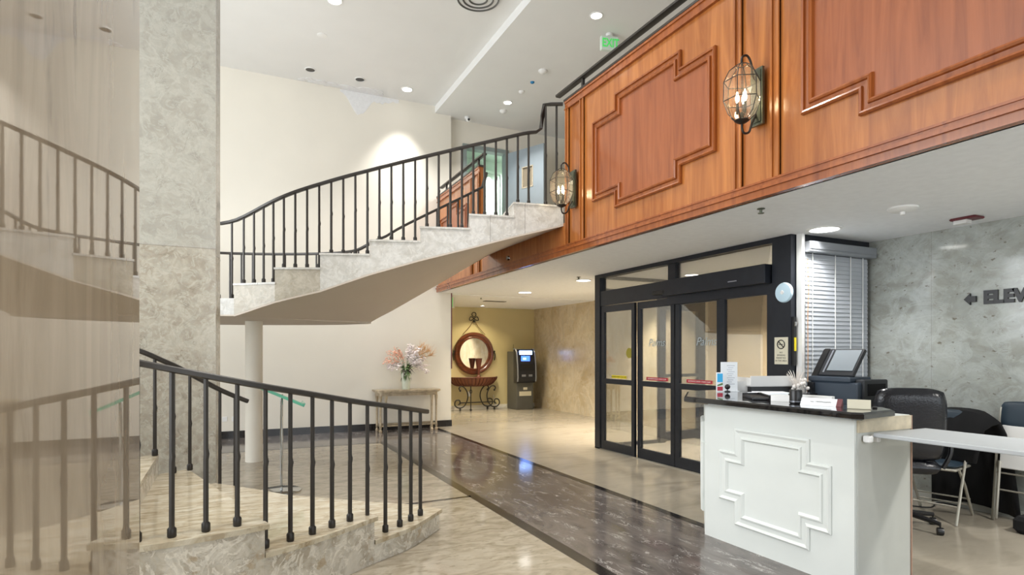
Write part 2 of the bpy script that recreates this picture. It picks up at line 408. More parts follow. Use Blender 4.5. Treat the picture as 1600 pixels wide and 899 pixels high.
def text(name, body, size, M, mat, parent=None, depth=0.002, shear=0.0, align='CENTER', bold=0.0, sx=1.0):
    """lettering as its own mesh; M places the text plane"""
    cu = bpy.data.curves.new(name, 'FONT'); cu.body = body; cu.size = size; cu.extrude = depth; cu.shear = shear; cu.align_x = align; cu.align_y = 'CENTER'; cu.offset = bold
    t = bpy.data.objects.new('tmp', cu); COL.objects.link(t)
    bpy.context.view_layer.update()
    me = bpy.data.meshes.new_from_object(t); bpy.data.objects.remove(t)
    mb = MB(M); mb._add([(v.co.x * sx, v.co.y, v.co.z) for v in me.vertices], [tuple(p.vertices) for p in me.polygons])
    bpy.data.meshes.remove(me); bpy.data.curves.remove(cu)
    return mb.build(name, mat, parent)


def frame_M(org, xdir, updir):
    x = Vector(xdir).normalized(); u = Vector(updir).normalized(); n = x.cross(u)
    M = Matrix((x, u, n)).transposed().to_4x4(); M.translation = Vector(org); return M


def catmull(pts, n=10):
    P = [Vector(p) for p in pts]; out = []
    for i in range(len(P) - 1):
        p0 = P[max(i - 1, 0)]; p1 = P[i]; p2 = P[i + 1]; p3 = P[min(i + 2, len(P) - 1)]
        for k in range(n):
            t = k / n
            out.append(0.5 * ((2 * p1) + (p2 - p0) * t + (2 * p0 - 5 * p1 + 4 * p2 - p3) * t * t + (3 * p1 - p0 - 3 * p2 + p3) * t ** 3))
    out.append(P[-1]); return out


# ================================================================= SETTING
LC = 2.55            # lower ceiling
UC = 6.08            # lobby ceiling
MC = 5.95            # ceiling over the balcony
WY = 10.75           # cream wall
struct('floor', MB().box(-5.6, 2.16, -3.2, 9.22, -0.1, 0.0), 'floor_lobby')
struct('trim_1', MB().box(2.16, 3.46, -3.2, WY, -0.1, 0.0).box(-5.6, 2.16, 9.22, WY, -0.1, 0.0), 'floor_dark')
struct('trim_2', MB().box(3.46, 7.6, -3.2, 13.9, -0.1, 0.0), 'floor_hall')
bl = MB(); bl.box(2.10, 2.20, -3.2, 9.28, 0, 0.0015).box(3.42, 3.50, -3.2, WY + .02, 0, 0.0015).box(-5.6, 2.20, 9.20, 9.28, 0, 0.0018)
struct('trim_3', bl, 'black_stone')
struct('trim_4', MB().prism([(1.0, 5.31), (2.12, 5.37), (2.12, 5.42), (1.0, 5.36)], 0, 0.0015), 'black_stone')
# cream wall with its free end, balcony back wall with the door opening
struct('wall_back', MB().box(-5.6, 3.82, WY, WY + 0.18, 0, UC), 'wall_white')
mz = MB(); mz.box(3.82, 4.16, 10.88, 11.0, 3.14, UC).box(5.03, 7.3, 10.88, 11.0, 3.14, UC).box(4.16, 5.03, 10.88, 11.0, 5.45, UC)
struct('wall_balcony', mz, 'wall_white')
struct('wall_hall_end', MB().box(2.8, 7.25, 13.75, 13.9, 0, LC), 'wall_yellow')
struct('wall_hall_left', MB().box(3.5, 3.62, 10.93, 13.75, 0, LC), 'wall_yellow')
struct('wall_hall_side', MB().box(7.18, 7.3, 7.5, 13.75, 0, LC), 'hall_stone')
struct('wall_vestibule', MB().box(7.18, 7.3, 3.85, 7.5, 0, LC), 'wall_tan')
struct('wall_right', MB().box(6.0, 6.12, -3.2, 4.03, 0, LC), 'elev_wall')
struct('baseboard_back', MB().box(-5.6, 3.83, WY - 0.02, WY, 0, 0.12).box(3.82, 3.835, WY, WY + .18, 0, .12), 'black_stone')
struct('baseboard_hall', MB().box(3.62, 7.18, 13.73, 13.75, 0, 0.10), 'wall_white')
struct('baseboard_right', MB().box(5.985, 6.0, -3.2, 3.9, 0, 0.07), 'grey_side')
# ceilings
struct('ceiling', MB().box(-5.6, 3.50, -3.2, WY, UC, UC + 0.12), 'ceiling_white')
struct('ceiling_balcony', MB().box(3.50, 7.3, -3.2, 10.88, MC, UC + 0.12), 'ceiling_white')
struct('ceiling_low', MB().box(3.58, 7.3, -3.2, 10.93, LC, LC + 0.06), 'low_ceiling')
struct('ceiling_hall', MB().box(3.5, 7.3, 10.93, 13.9, LC - 0.01, LC + 0.06), 'low_ceiling')
struct('floor_balcony', MB().box(3.60, 7.3, -3.2, 10.93, LC + 0.06, 3.14), 'floor_hall')
struct('wall_balcony_right', MB().box(7.2, 7.3, -3.2, 10.88, 3.14, UC), 'wall_white')
struct('wall_front', MB().box(-5.6, 7.3, -3.35, -3.2, 4.4, UC).box(-5.6, 7.3, -3.35, -3.2, 0, .5).box(-5.6, -0.6, -3.35, -3.2, .5, 4.4).box(4.2, 7.3, -3.35, -3.2, .5, 4.4), 'wall_white')
# left side of the lobby with its windows
wl = MB(); wl.box(-5.7, -5.6, -3.2, -1.5, 0, UC).box(-5.7, -5.6, 9.2, WY, 0, UC).box(-5.7, -5.6, -1.5, 9.2, 5.2, UC).box(-5.7, -5.6, -1.5, 9.2, 0, 0.4).box(-5.7, -5.6, 3.6, 4.0, 0.4, 5.2)
struct('wall_left', wl, 'wall_white')
for i, (a, b_) in enumerate(((-1.5, 3.6), (4.0, 9.2))):
    fr = MB()
    for k in range(5):
        y = a + (b_ - a) * k / 4; fr.box(-5.68, -5.62, y - .03, y + .03, 0.4, 5.2)
    fr.box(-5.68, -5.62, a, b_, 0.4, .46).box(-5.68, -5.62, a, b_, 2.5, 2.56).box(-5.68, -5.62, a, b_, 5.14, 5.2)
    struct('window_%d' % (i + 1), fr, 'black_alu')
# polished wall end close to the viewer and the marble pillar in the eye of the stair
struct('wall_polished', MB().box(-1.0, -0.22, -3.2, 1.86, 0, UC), 'polished')
struct('trim_5', MB().box(-0.70, -0.118, 5.85, 6.42, 0, UC), 'pillar')
struct('trim_6', MB().prism([(-0.118, 6.42), (-0.118, 6.3), (-0.09, 6.42)], 0, UC), 'pillar')
tag(MB().lathe([(0.105, 0), (0.105, 1.812)], (0.275, 8.35, 0), 32).build('round_column', 'wall_white'), 'slim round white column standing under the stair landing', 'column')

struct('trim_9', MB().box(3.82, 3.838, WY - .01, WY + .03, 1.1, LC), 'maroon')
# peeling paint along the ceiling edge
random.seed(3)
pp = MB()
for k in range(46):
    x = 0.95 + 1.55 * random.random(); w_ = 0.03 + 0.09 * random.random() * (0.4 + (x - .9)); y = WY - 0.005 - 0.12 * random.random() ** 2
    n = 7; ph = random.random() * 6
    pp.prism([(x + w_ * math.cos(2 * PI * i / n + ph) * (0.6 + .6 * random.random()), y - 0.05 + 0.5 * w_ * math.sin(2 * PI * i / n + ph)) for i in range(n)], UC - 0.004 - .008 * random.random(), UC)
tag(pp.build('peeling_paint', 'peel'), 'patch of cracked peeling paint along the ceiling edge above the cream wall', 'paint damage')
pq = MB()
poly = []
for k in range(22):
    t = k / 21; poly.append((1.75 + 1.05 * t, UC - 0.01))
for k in range(22):
    t = 1 - k / 21; d = 0.12 + 0.42 * math.exp(-((t - 0.28) / 0.16) ** 2) * (0.8 + .3 * random.random()) + 0.10 * random.random(); poly.append((1.75 + 1.05 * t, UC - d * (0.35 + 0.65 * (1 - abs(2 * t - 1)))))
pq._add([(x, WY - 0.004, z) for x, z in poly] + [(x, WY, z) for x, z in poly], [tuple(range(44))] + [(i, (i + 1) % 44, 44 + (i + 1) % 44, 44 + i) for i in range(44)])
tag(pq.build('plaster_patch', 'peel'), 'pale patched plaster stain on the top of the cream wall', 'paint damage')

# ================================================================= STAIR
OUT = [(1.50, 4.50), (1.16, 4.14), (0.865, 3.95), (0.47, 3.66), (0.17, 3.50), (-0.18, 3.40), (-0.50, 3.37), (-1.1, 3.42), (-2.0, 3.75), (-2.9, 4.6), (-3.4, 5.8), (-3.4, 7.0), (-2.9, 8.2), (-2.1, 9.1), (-1.1, 9.6), (-0.13, 9.68), (0.75, 9.4), (1.45, 8.95), (1.80, 8.42), (2.08, 8.36), (2.36, 8.33), (2.64, 8.31), (2.92, 8.3), (3.20, 8.3), (3.45, 8.3), (3.55, 8.3)]
INN = [(0.22, 5.74), (-0.12, 5.56), (-0.31, 5.43), (-0.50, 5.30), (-0.78, 5.19), (-1.12, 5.35), (-1.38, 5.8), (-1.4, 6.4), (-1.2, 6.95), (-0.75, 7.30), (-0.3, 7.42), (0.036, 7.33), (0.44, 6.99), (0.89, 6.78), (1.39, 6.6), (1.92, 6.43), (2.45, 6.27), (2.95, 6.15), (3.55, 6.05)]
NS = 8


def dense(ctrl):
    P = catmull([(x, y, 0) for x, y in ctrl], NS); S = [0.0]
    for i in range(1, len(P)): S.append(S[-1] + (P[i] - P[i - 1]).length)
    return P, S


PO, SO = dense(OUT); PI_, SI = dense(INN)
so = lambda i: SO[i * NS]
si = lambda i: SI[i * NS]
R1 = 0.155; LAND = 13 * R1
ro = [so(0), so(2), so(4), so(6)] + [so(6) + (so(12) - so(6)) * k / 9 for k in range(1, 10)]      # 13 riser lines, last starts the landing
ri = [si(0), si(1), si(2), si(3)] + [si(3) + (si(9) - si(3)) * k / 9 for k in range(1, 10)]
uo = [so(18 + k) for k in range(7)] + [so(25)]
ui = [si(11 + k) for k in range(8)]


def at_s(P, S, s):
    s = max(S[0], min(S[-1], s))
    for i in range(1, len(S)):
        if S[i] >= s:
            t = (s - S[i - 1]) / (S[i] - S[i - 1] + 1e-9); return P[i - 1].lerp(P[i], t)
    return P[-1]


def seg(P, S, a, b, m=6): return [at_s(P, S, a + (b - a) * k / m) for k in range(m + 1)]


stair = thing('marble_staircase', (-0.3, 6.4, 0), 'curved marble staircase winding up from the lobby floor to the wooden balcony', 'staircase')
front1 = [(1.5, 4.5), (1.36, 4.72), (1.02, 5.0), (0.65, 5.35), (0.22, 5.74)]
front2 = [(0.865, 3.95), (0.71, 4.45), (0.42, 4.78), (0.185, 5.14), (-0.12, 5.56)]
fronts = {0: front1, 1: front2}
for k in range(13):
    z1 = R1 * (k + 1)
    last = (k == 12)
    a, b_ = ro[k], (ro[k + 1] if not last else so(18)); c, d = ri[k], (ri[k + 1] if not last else si(11))
    oo = seg(PO, SO, a, b_, 6 if not last else 24); ii = seg(PI_, SI, c, d, 6 if not last else 14)
    fr = [(p[0], p[1]) for p in fronts.get(k, [])]
    nx = [(p[0], p[1]) for p in fronts.get(k + 1, [])]
    poly = [(p.x, p.y) for p in oo] + nx[1:-1] + [(p.x, p.y) for p in ii[::-1]] + fr[::-1][1:-1]
    zb = 0.0 if k < 5 else z1 - 0.19
    if not last:
        MB().prism(poly, max(0, zb), z1 - 0.028).build('riser_block', 'fossil', stair)
    else:
        MB().prism(poly, z1 - 0.185, z1 - 0.028).build('landing_slab', 'upper_stone', stair)
    # tread slab with an overhanging nose along the outer side
    o2 = []
    for i, p in enumerate(oo):
        q = oo[min(i + 1, len(oo) - 1)] - oo[max(i - 1, 0)]; q.normalize(); nrm = Vector((-q.y, q.x, 0))
        sgn = 1 if nrm.dot(p - Vector((-0.3, 6.5, 0))) > 0 else -1
        o2.append(p + nrm * sgn * 0.015)
    o2[0] = o2[0] - (oo[1] - oo[0]).normalized() * 0.02
    fr2 = [(p[0] + .012, p[1] + .008) for p in fr]
    poly2 = [(p.x, p.y) for p in o2] + nx[1:-1] + [(p.x, p.y) for p in ii[::-1]] + fr2[::-1][1:-1]
    MB().prism(poly2, z1 - 0.028, z1).build('tread' if not last else 'landing_top', 'tread' if not last else 'upper_stone', stair)
# upper flight
UZ = [2.18 + 0.16 * k for k in range(7)]; UZ[-1] = 3.14
fb = [1.81, 1.95, 2.07, 2.26, 2.43, 2.58, 2.73, 2.90]
bb = [1.84, 2.00, 2.17, 2.34, 2.51, 2.68, 2.83, 2.90]
for k in range(7):
    oo = seg(PO, SO, uo[k], uo[k + 1], 3); ii = seg(PI_, SI, ui[k], ui[k + 1], 3)
    lin = lambda A, t: A[k] + (A[k + 1] - A[k]) * t
    poly = [(p.x, p.y) for p in ii] + [(p.x, p.y) for p in oo[::-1]]
    zb = [lin(fb, t / 3) for t in range(4)] + [lin(bb, t / 3) for t in range(3, -1, -1)]
    MB().prism(poly, [z + .02 for z in zb], UZ[k] - 0.022).build('riser_block', 'upper_shade' if k < 2 else 'upper_stone', stair)  # first two blocks get the browner tone in place of real shading
    i2 = [p + Vector((-0.012 if j == 0 else 0, -0.012, 0)) for j, p in enumerate(ii)]
    poly2 = [(p.x, p.y) for p in i2] + [(p.x, p.y) for p in oo[::-1]]
    MB().prism(poly2, UZ[k] - 0.022, UZ[k]).build('tread', 'upper_stone', stair)
# plastered underside of landing and upper flight
sf = MB()
rows = []
for k in range(7):
    for t in range(4 if k == 6 else 3):
        a = at_s(PI_, SI, ui[k] + (ui[k + 1] - ui[k]) * t / 3); b_ = at_s(PO, SO, uo[k] + (uo[k + 1] - uo[k]) * t / 3)
        za = fb[k] + (fb[k + 1] - fb[k]) * t / 3; zb_ = bb[k] + (bb[k + 1] - bb[k]) * t / 3
        rows.append([(a.x + (b_.x - a.x) * u / 8, a.y + (b_.y - a.y) * u / 8, za + (zb_ - za) * u / 8) for u in range(9)])
nr = len(rows)
sf._add([p for r in rows for p in r] + [(p[0], p[1], p[2] + .019) for r in rows for p in r],
        [(i * 9 + u, i * 9 + u + 1, i * 9 + u + 10, i * 9 + u + 9) for i in range(nr - 1) for u in range(8)] +
        [tuple(nr * 9 + q for q in (i * 9 + u, i * 9 + u + 9, i * 9 + u + 10, i * 9 + u + 1)) for i in range(nr - 1) for u in range(8)] +
        [(i * 9, i * 9 + 9, nr * 9 + i * 9 + 9, nr * 9 + i * 9) for i in range(nr - 1)] + [(i * 9 + 8, nr * 9 + i * 9 + 8, nr * 9 + i * 9 + 17, i * 9 + 17) for i in range(nr - 1)], True)
oo = seg(PO, SO, so(12), so(18), 24); ii = seg(PI_, SI, si(9), si(11), 14)
sf.prism([(p.x, p.y) for p in oo] + [(p.x, p.y) for p in ii[::-1]], LAND - 0.20, LAND - 0.185)
sf.build('soffit', 'soffit', stair)


# ---- railings
def zline(S_, knots):
    """piecewise height by arclength with smoothing"""
    def f(s):
        def raw(t):
            t = max(knots[0][0], min(knots[-1][0], t))
            for (a, za), (b, zb) in zip(knots, knots[1:]):
                if t <= b: return za + (zb - za) * (t - a) / (b - a + 1e-9)
            return knots[-1][1]
        return sum(raw(s + d) for d in (-.12, -.06, 0, .06, .12)) / 5
    return f


def tread_z(s, lows, ups, a, b):
    if s < lows[0]: return R1
    for k in range(12, -1, -1):
        if s >= lows[k] and s < ups[0]: return R1 * (k + 1)
    for k in range(6, -1, -1):
        if s >= ups[k]: return UZ[k]
    return LAND


def off_path(P, S, s, d, ref=None):
    p = at_s(P, S, s); q = (at_s(P, S, s + .03) - at_s(P, S, s - .03)); q.normalize()
    n = Vector((-q.y, q.x, 0)); return p + n * d


def railing(name, label, P, S, lows, ups, s0, s1, off, step, h1, h2, ends=None, extra=0.1, group=None, low_knots=None):
    root = thing(name, off_path(P, S, s0, off) + Vector((0, 0, tread_z(s0, lows, ups, 0, 0))), label, 'railing', group)
    kn = [(lows[k], R1 * (k + 0.5) + h1) for k in range(13)]
    kn[0] = (lows[0], R1 * .62 + h1)
    if low_knots: kn[:4] = [(lows[k], z) for k, z in enumerate(low_knots)]
    kn += [(lows[12] + .3, LAND + h2 - .03), (ups[0] - .12, LAND + h2 - .02)] + [(ups[k] + (ups[1] - ups[0]) * .5, UZ[k] + h2 - (.035 if k == 0 else 0)) for k in range(7)]
    kn.sort(); f = zline(S, kn)
    n = max(2, int((s1 + extra - s0) / 0.08)); pts = []
    a0 = s0 - extra if extra else s0
    for i in range(n + 1):
        s = a0 + (s1 - a0) * i / n
        if s < 0:
            d = (at_s(P, S, 0.05) - at_s(P, S, 0)).normalized(); q = off_path(P, S, .03, off) + d * s
        else: q = off_path(P, S, s, off)
        pts.append(Vector((q.x, q.y, f(s))))
    if ends: pts += [Vector(e) for e in ends]
    MB().tube(pts, 0, 8, flat=(0.05, 0.036)).build('handrail', 'rail_iron', root)
    s = s0; nb = 0
    while s <= s1 + 1e-6 and nb < 99:
        q = off_path(P, S, s, off); z0 = tread_z(s, lows, ups, 0, 0); z1 = f(s) - .01
        baluster(root, q.x, q.y, z0, z1); s += step; nb += 1
    return root, f


def baluster(root, x, y, z0, z1, r=0.0145):
    m = z0 + (z1 - z0) * (0.48 + 0.08 * random.random()); h = .03
    pts = [(x, y, z0 + .01), (x, y, m - h), (x + .003, y, m), (x, y, m + h), (x, y, z1)]
    o = MB().tube(pts, [r, r, r * 1.12, r * .92, r * .92], 6).build('baluster', 'rail_iron', root)
    MB().lathe([(r * 1.3, 0), (r * 1.5, .005), (r * 1.5, .042), (r * 1.05, .052)], (x, y, z0), 8).build('collar', 'iron', o)


random.seed(11)
railing('stair_railing', 'dark metal railing along the near side of the lowest marble steps', PO, SO, ro, uo, 0.20, 5.2, -0.07, 0.160, 0.83, 0.86, extra=0.11)
railing('landing_railing', 'thin dark railing along the far edge of the stair landing against the cream wall', PO, SO, ro, uo, so(13), so(24) - .02, -0.06, 0.160, 0.84, 0.87,
        ends=[(3.54, 8.36, 4.16)], extra=0.0)
rt, f_in = railing('stair_railing', 'long dark railing on the camera side of the upper flight, reaching the balcony', PI_, SI, ri, ui, 0.24, si(18) - 0.32, 0.06, 0.132, 0.80, 0.865,
                   ends=[(3.31, 6.17, 4.05), (3.33, 6.16, 4.20), (3.34, 6.15, 4.33), (3.42, 6.13, 4.345), (3.55, 6.06, 4.345)], extra=0.11, low_knots=(.925, 1.095, 1.225, 1.345))
baluster(rt, 3.36, 6.14, 3.14, 4.33); baluster(rt, 3.49, 6.11, 3.14, 4.33)

# ================================================================= WOODEN BALCONY FRONT
XF = 3.55
bf = thing('balcony_parapet', (3.58, 3.0, LC), 'orange-brown wooden balcony front with stepped frame mouldings, running above the entrance', 'balcony front')
MB().box(XF, 3.60, -3.2, 5.98, LC, 4.33).box(XF, 3.60, 5.98, 10.72, LC, 2.93).box(XF, 3.60, 8.62, 10.72, 2.93, 4.33).build('board', 'wood', bf)
fnF = lambda y, z, h: (XF - h, y, z)


def bar(mb, y0, y1, z0, z1, h): mb.box(XF - h, XF + .001, y0, y1, z0, z1)


m = MB()
for (y0, y1) in ((-3.2, 5.985), (5.985, 10.72)):
    bar(m, y0, y1, LC - .004, LC + .05, .035); bar(m, y0, y1, LC + .05, LC + .075, .05); bar(m, y0, y1, LC + .075, LC + .10, .028); bar(m, y0, y1, LC + .10, LC + .115, .036)
m.build('base_moulding', 'wood_h', bf)
m = MB()
for (y0, y1) in ((-3.2, 5.985), (8.62, 10.72)):
    bar(m, y0, y1, 4.235, 4.25, .030); bar(m, y0, y1, 4.25, 4.31, .018); bar(m, y0, y1, 4.31, 4.335, .03)
m.build('top_moulding', 'wood_h', bf)
m = MB()
for (y0, y1) in ((-3.2, 5.99), (8.60, 10.72)): m.box(XF - .035, 3.63, y0, y1, 4.335, 4.358)
m.build('metal_cap', 'rail_iron', bf)


def strip(yc, z0, z1, w_=.075):
    mm = MB()
    bar(mm, yc - w_ / 2, yc + w_ / 2, z0, z1, .012); bar(mm, yc - w_ / 2, yc - w_ / 2 + .018, z0, z1, .026); bar(mm, yc + w_ / 2 - .018, yc + w_ / 2, z0, z1, .026)
    return mm.build('upright_strip', 'wood', bf)


for yc in (5.94, 5.62, 3.375, 3.03, 0.86, 0.52, -1.6):
    strip(yc, LC + .115, 4.235, .075 if yc != 5.94 else .07)
for yc in (8.66, 8.98): strip(yc, LC + .115, 2.93, .07)
for yc in (8.66, 8.98): strip(yc, 2.93, 4.235, .07)


def cross_poly(y0, y1, z0, z1, ny, nz):
    return [(y0 + ny, z0), (y1 - ny, z0), (y1 - ny, z0 + nz), (y1, z0 + nz), (y1, z1 - nz), (y1 - ny, z1 - nz), (y1 - ny, z1), (y0 + ny, z1), (y0 + ny, z1 - nz), (y0, z1 - nz), (y0, z0 + nz), (y0 + ny, z0 + nz)]


PROF = [(0, 0), (0, .024), (.010, .034), (.022, .030), (.024, .012), (.056, .010), (.060, .026), (.072, .032), (.084, .026), (.09, 0)]


def panel(y0, y1):
    cp = cross_poly(y0, y1, 2.875, 4.04, .41, .155)
    MB().moulding(cp, PROF, fnF).build('frame_moulding', 'wood_h', bf)
    ins = cross_poly(y0 + .088, y1 - .088, 2.875 + .088, 4.04 - .088, .41, .155)
    q = MB(); n = len(ins)
    q._add([fnF(u, v, .004) for u, v in ins], [tuple(range(n))])
    q._add([fnF(u, v, .004) for u, v in ins] + [fnF(u, v, 0) for u, v in ins], [(i, (i + 1) % n, n + (i + 1) % n, n + i) for i in range(n)])
    q.build('inset_panel', 'wood_panel', bf)


panel(3.605, 5.40); panel(1.05, 2.81); panel(-1.35, 0.40); panel(9.16, 10.55)
MB().lathe([(0.012, -.03), (0.03, -.028), (.035, 0)], (XF, 7.57, 2.74), 16, 'x').build('key_switch', 'chrome', bf)
hr = thing('balcony_handrail', (3.57, 3.0, 4.358), 'dark flat handrail on short posts above the wooden balcony front', 'railing')
MB().tube([(3.575, -3.0, 4.50), (3.575, 6.22, 4.50)], 0, 8, flat=(0.075, 0.035)).build('handrail', 'rail_iron', hr)
for y in (5.66, 3.3, 0.7, -1.8): MB().box(3.56, 3.59, y - .016, y + .016, 4.358, 4.49).build('post', 'rail_iron', hr)
hr2 = thing('balcony_handrail', (3.57, 9.6, 4.358), 'dark sloping handrail piece above the far wooden panel beside the grey door', 'railing')
MB().tube([(3.575, 10.6, 4.50), (3.575, 8.5, 4.50)], 0, 8, flat=(0.075, 0.035)).build('handrail', 'rail_iron', hr2)
for y in (8.75, 10.3): MB().box(3.56, 3.59, y - .016, y + .016, 4.358, 4.49).build('post', 'rail_iron', hr2)

# ---- wall lanterns
def lantern(y, z, label):
    xc = XF - 0.19
    r = thing('wall_lantern', (XF - .03, y, z - .24), label, 'wall lamp', 'glass wall lanterns on the wooden balcony front')
    MB().box(XF - .045, XF - .024, y - .055, y + .055, z - .21, z + .21).prism([(XF - .052, y - .04), (XF - .045, y - .04), (XF - .045, y + .04), (XF - .052, y + .04)], z - .19, z + .19).build('back_plate', 'brass', r)
    MB().tube(catmull([(XF - .05, y, z + .12), (XF - .085, y, z + .16), (XF - .10, y, z + .24), (XF - .14, y, z + .285), (xc + .0, y, z + .26), (xc, y, z + .20)], 5), 0.0085, 8).build('top_arm', 'iron', r)
    MB().tube(catmull([(XF - .05, y, z - .13), (XF - .09, y, z - .20), (XF - .12, y, z - .27), (XF - .17, y, z - .285), (xc, y, z - .25), (xc, y, z - .20)], 5), 0.0085, 8).build('bottom_arm', 'iron', r)
    prof = [(.040, z + .205), (.092, z + .165), (.130, z + .085), (.132, z - .055), (.098, z - .15), (.05, z - .195)]
    g = MB(); N = 6
    vs = [(xc + p[0] * math.cos(2 * PI * (k + .5) / N), y + p[0] * math.sin(2 * PI * (k + .5) / N), p[1]) for p in prof for k in range(N)]
    g._add(vs, [(i * N + k, i * N + (k + 1) % N, (i + 1) * N + (k + 1) % N, (i + 1) * N + k) for i in range(5) for k in range(N)])
    g.build('glass_body', 'lamp_glass', r, smooth=False)
    c = MB()
    for k in range(N): c.tube([vs[i * N + k] for i in range(6)], 0.0034, 5)
    for i in (0, 2, 3, 5): c.tube([vs[i * N + k] for k in range(N)], 0.0034, 5, closed=True)
    c.build('cage', 'iron', r)
    MB().lathe([(.05, -.195), (.055, -.20), (.03, -.215), (.008, -.225)], (xc, y, z), 8).build('base_cup', 'iron', r)
    for a in (0, 2.1, 4.2):
        bx, by = xc + .032 * math.cos(a + .4), y + .032 * math.sin(a + .4)
        cd = MB().cyl((bx, by, z - .15), (bx, by, z - .07), .009, 10).build('candle_tube', 'black', r)
        MB().lathe([(.006, 0), (.012, .02), (.014, .04), (.009, .065), (.002, .09)], (bx, by, z - .07), 10).build('bulb', 'bulb', cd)
    MB().tube(catmull([(xc, y, z - .19), (xc, y, z - .16), (xc, y, z - .14)], 3), .014, 8).build('candle_holder', 'iron', r)


lantern(3.17, 3.29, 'large glass wall lantern on the wooden balcony front, nearer the viewer')
lantern(5.77, 3.26, 'farther glass wall lantern at the end of the wooden balcony front beside the stair')

# ================================================================= BALCONY DOOR
df = thing('door_frame', (4.6, 10.88, 3.14), 'grey-green door frame of the open doorway behind the balcony', 'door frame')
MB().box(4.10, 4.18, 10.84, 11.01, 3.14, 5.50).box(5.01, 5.09, 10.84, 11.01, 3.14, 5.50).box(4.18, 5.01, 10.84, 11.01, 5.42, 5.50).build('frame', 'grey_frame', df)
struct('wall_mint_room', MB().box(3.9, 4.0, 11.0, 11.9, 3.14, 5.6).box(3.9, 6.2, 11.91, 12.01, 3.14, 5.6).box(6.2, 6.3, 11.0, 12.0, 3.14, 5.6).box(3.9, 6.3, 11.0, 12.0, 5.6, 5.7), 'mint')
struct('floor_mint_room', MB().box(3.9, 6.3, 11.0, 12.0, 3.04, 3.14), 'floor_hall')
md = thing('glazed_door', (5.05, 11.87, 3.14), 'pale door with a bright arched window inside the mint room beyond the doorway', 'door')
MB().box(4.80, 5.34, 11.84, 11.89, 3.14, 5.30).box(4.74, 4.80, 11.81, 11.90, 3.14, 5.36).box(5.34, 5.40, 11.81, 11.90, 3.14, 5.36).box(4.80, 5.34, 11.81, 11.90, 5.30, 5.36).build('door_leaf', 'mint', md)
arch = [(4.95, 4.0), (5.19, 4.0)] + [(5.07 + .12 * math.cos(a * PI / 8), 4.95 + .28 * math.sin(a * PI / 8)) for a in range(9)]
q = MB(); q._add([(x, 11.835, z) for x, z in arch] + [(x, 11.842, z) for x, z in arch], [tuple(range(len(arch)))] + [(i, (i + 1) % 11, 11 + (i + 1) % 11, 11 + i) for i in range(11)]); q.build('lit_pane', 'window_lit', md)
hd = Vector((0.38, -0.87, 0)).normalized(); DM = frame_M((5.07, 10.85, 3.15), hd, (0, 0, 1))
dl = thing('open_door', (5.25, 10.4, 3.14), 'open blue-grey door leaf with a small wired window on the balcony', 'door')
MB(DM).box(0, .40, 0, 2.28, -.022, .022).box(.66, .93, 0, 2.28, -.022, .022).box(.40, .66, 0, 1.52, -.022, .022).box(.40, .66, 1.9, 2.28, -.022, .022).build('door_leaf', 'grey_door', dl)
MB(DM).box(.39, .41, 1.51, 1.91, -.03, .03).box(.65, .67, 1.51, 1.91, -.03, .03).box(.39, .67, 1.50, 1.52, -.03, .03).box(.39, .67, 1.90, 1.92, -.03, .03).build('window_frame', 'chip', dl)
MB(DM).box(.41, .65, 1.52, 1.90, -.004, .004).build('window_pane', simple('wired_glass', srgb(150, 140, 122), .2), dl)
MB(DM).box(.84, .87, .95, 1.10, -.05, .05).build('door_handle', 'chrome', dl)
tag(MB().box(5.62, 5.72, 10.82, 10.88, 5.12, 5.36).box(5.65, 5.69, 10.80, 10.82, 5.16, 5.32).build('wall_box', 'atm'), 'small dark box high on the balcony wall right of the open door', 'wall box')

# ================================================================= CEILING FITTINGS
def downlight(x, y, z, label, r=0.075, lit=True, power=22, col=(1, .97, .93), name='downlight', group='recessed ceiling downlights', spread=2.0):
    t = thing(name, (x, y, z), label, 'ceiling light', group)
    MB().lathe([(r * 1.22, 0), (r * 1.22, -.006), (r, -.010), (r, 0)], (x, y, z), 28).build('trim_ring', 'white', t)
    MB().lathe([(r * .98, -.001), (r * .98, -.0035)], (x, y, z), 24).build('lens', 'lamp_on' if lit else 'dark_hole', t)
    if lit:
        L = area('lamp_light', (x, y, z - .03), r * 2, power, col, (0, 0, 0), spread=spread); L.parent = t; L.location = (0, 0, -.03)
    return t


G = 'recessed ceiling downlights'
downlight(1.25, 8.10, UC, 'lit downlight cut by the top edge of the photo, in the high lobby ceiling', .085, power=38)
downlight(2.83, 10.28, UC, 'lit downlight washing the cream wall with a bright scallop', .085, power=22, spread=1.3)
downlight(1.19, 10.25, UC, 'unlit downlight, left one of two dark cans near the peeling paint', .075, False)
downlight(2.00, 10.25, UC, 'unlit downlight, right one of two dark cans near the peeling paint', .075, False)
downlight(4.45, 6.71, MC, 'lit downlight in the balcony ceiling above the green exit sign', .075, power=34)
downlight(4.54, 9.73, MC, 'lit downlight in the balcony ceiling above the far grey door', .07, power=34)
downlight(4.97, 3.71, LC, 'large lit oval-looking downlight in front of the entrance beside the blind', .125, power=12, col=(1, .98, .95))
downlight(5.03, 10.0, LC, 'lit downlight in the low ceiling in front of the hallway', .12, power=30, col=(1, .92, .78))
downlight(5.25, 12.2, LC, 'small lit downlight closest to the round mirror', .10, power=34, col=(1, .9, .72))
downlight(5.03, 7.95, LC, 'lit downlight half hidden behind the black entrance frame', .11, power=26, col=(1, .9, .75))
downlight(0.2, 3.2, UC, 'lit downlight in the lobby ceiling above the lower steps, out of view', .085, power=38)
downlight(2.0, 5.0, UC, 'lit downlight in the lobby ceiling above the dark floor band, out of view', .085, power=38)
downlight(2.4, 0.5, UC, 'lit downlight in the lobby ceiling above the viewer, out of view', .085, power=38)
downlight(5.0, 0.8, LC, 'added lit downlight over the desk area, out of view', .12, power=45)  # lamp put in to brighten the low ceiling around the desk
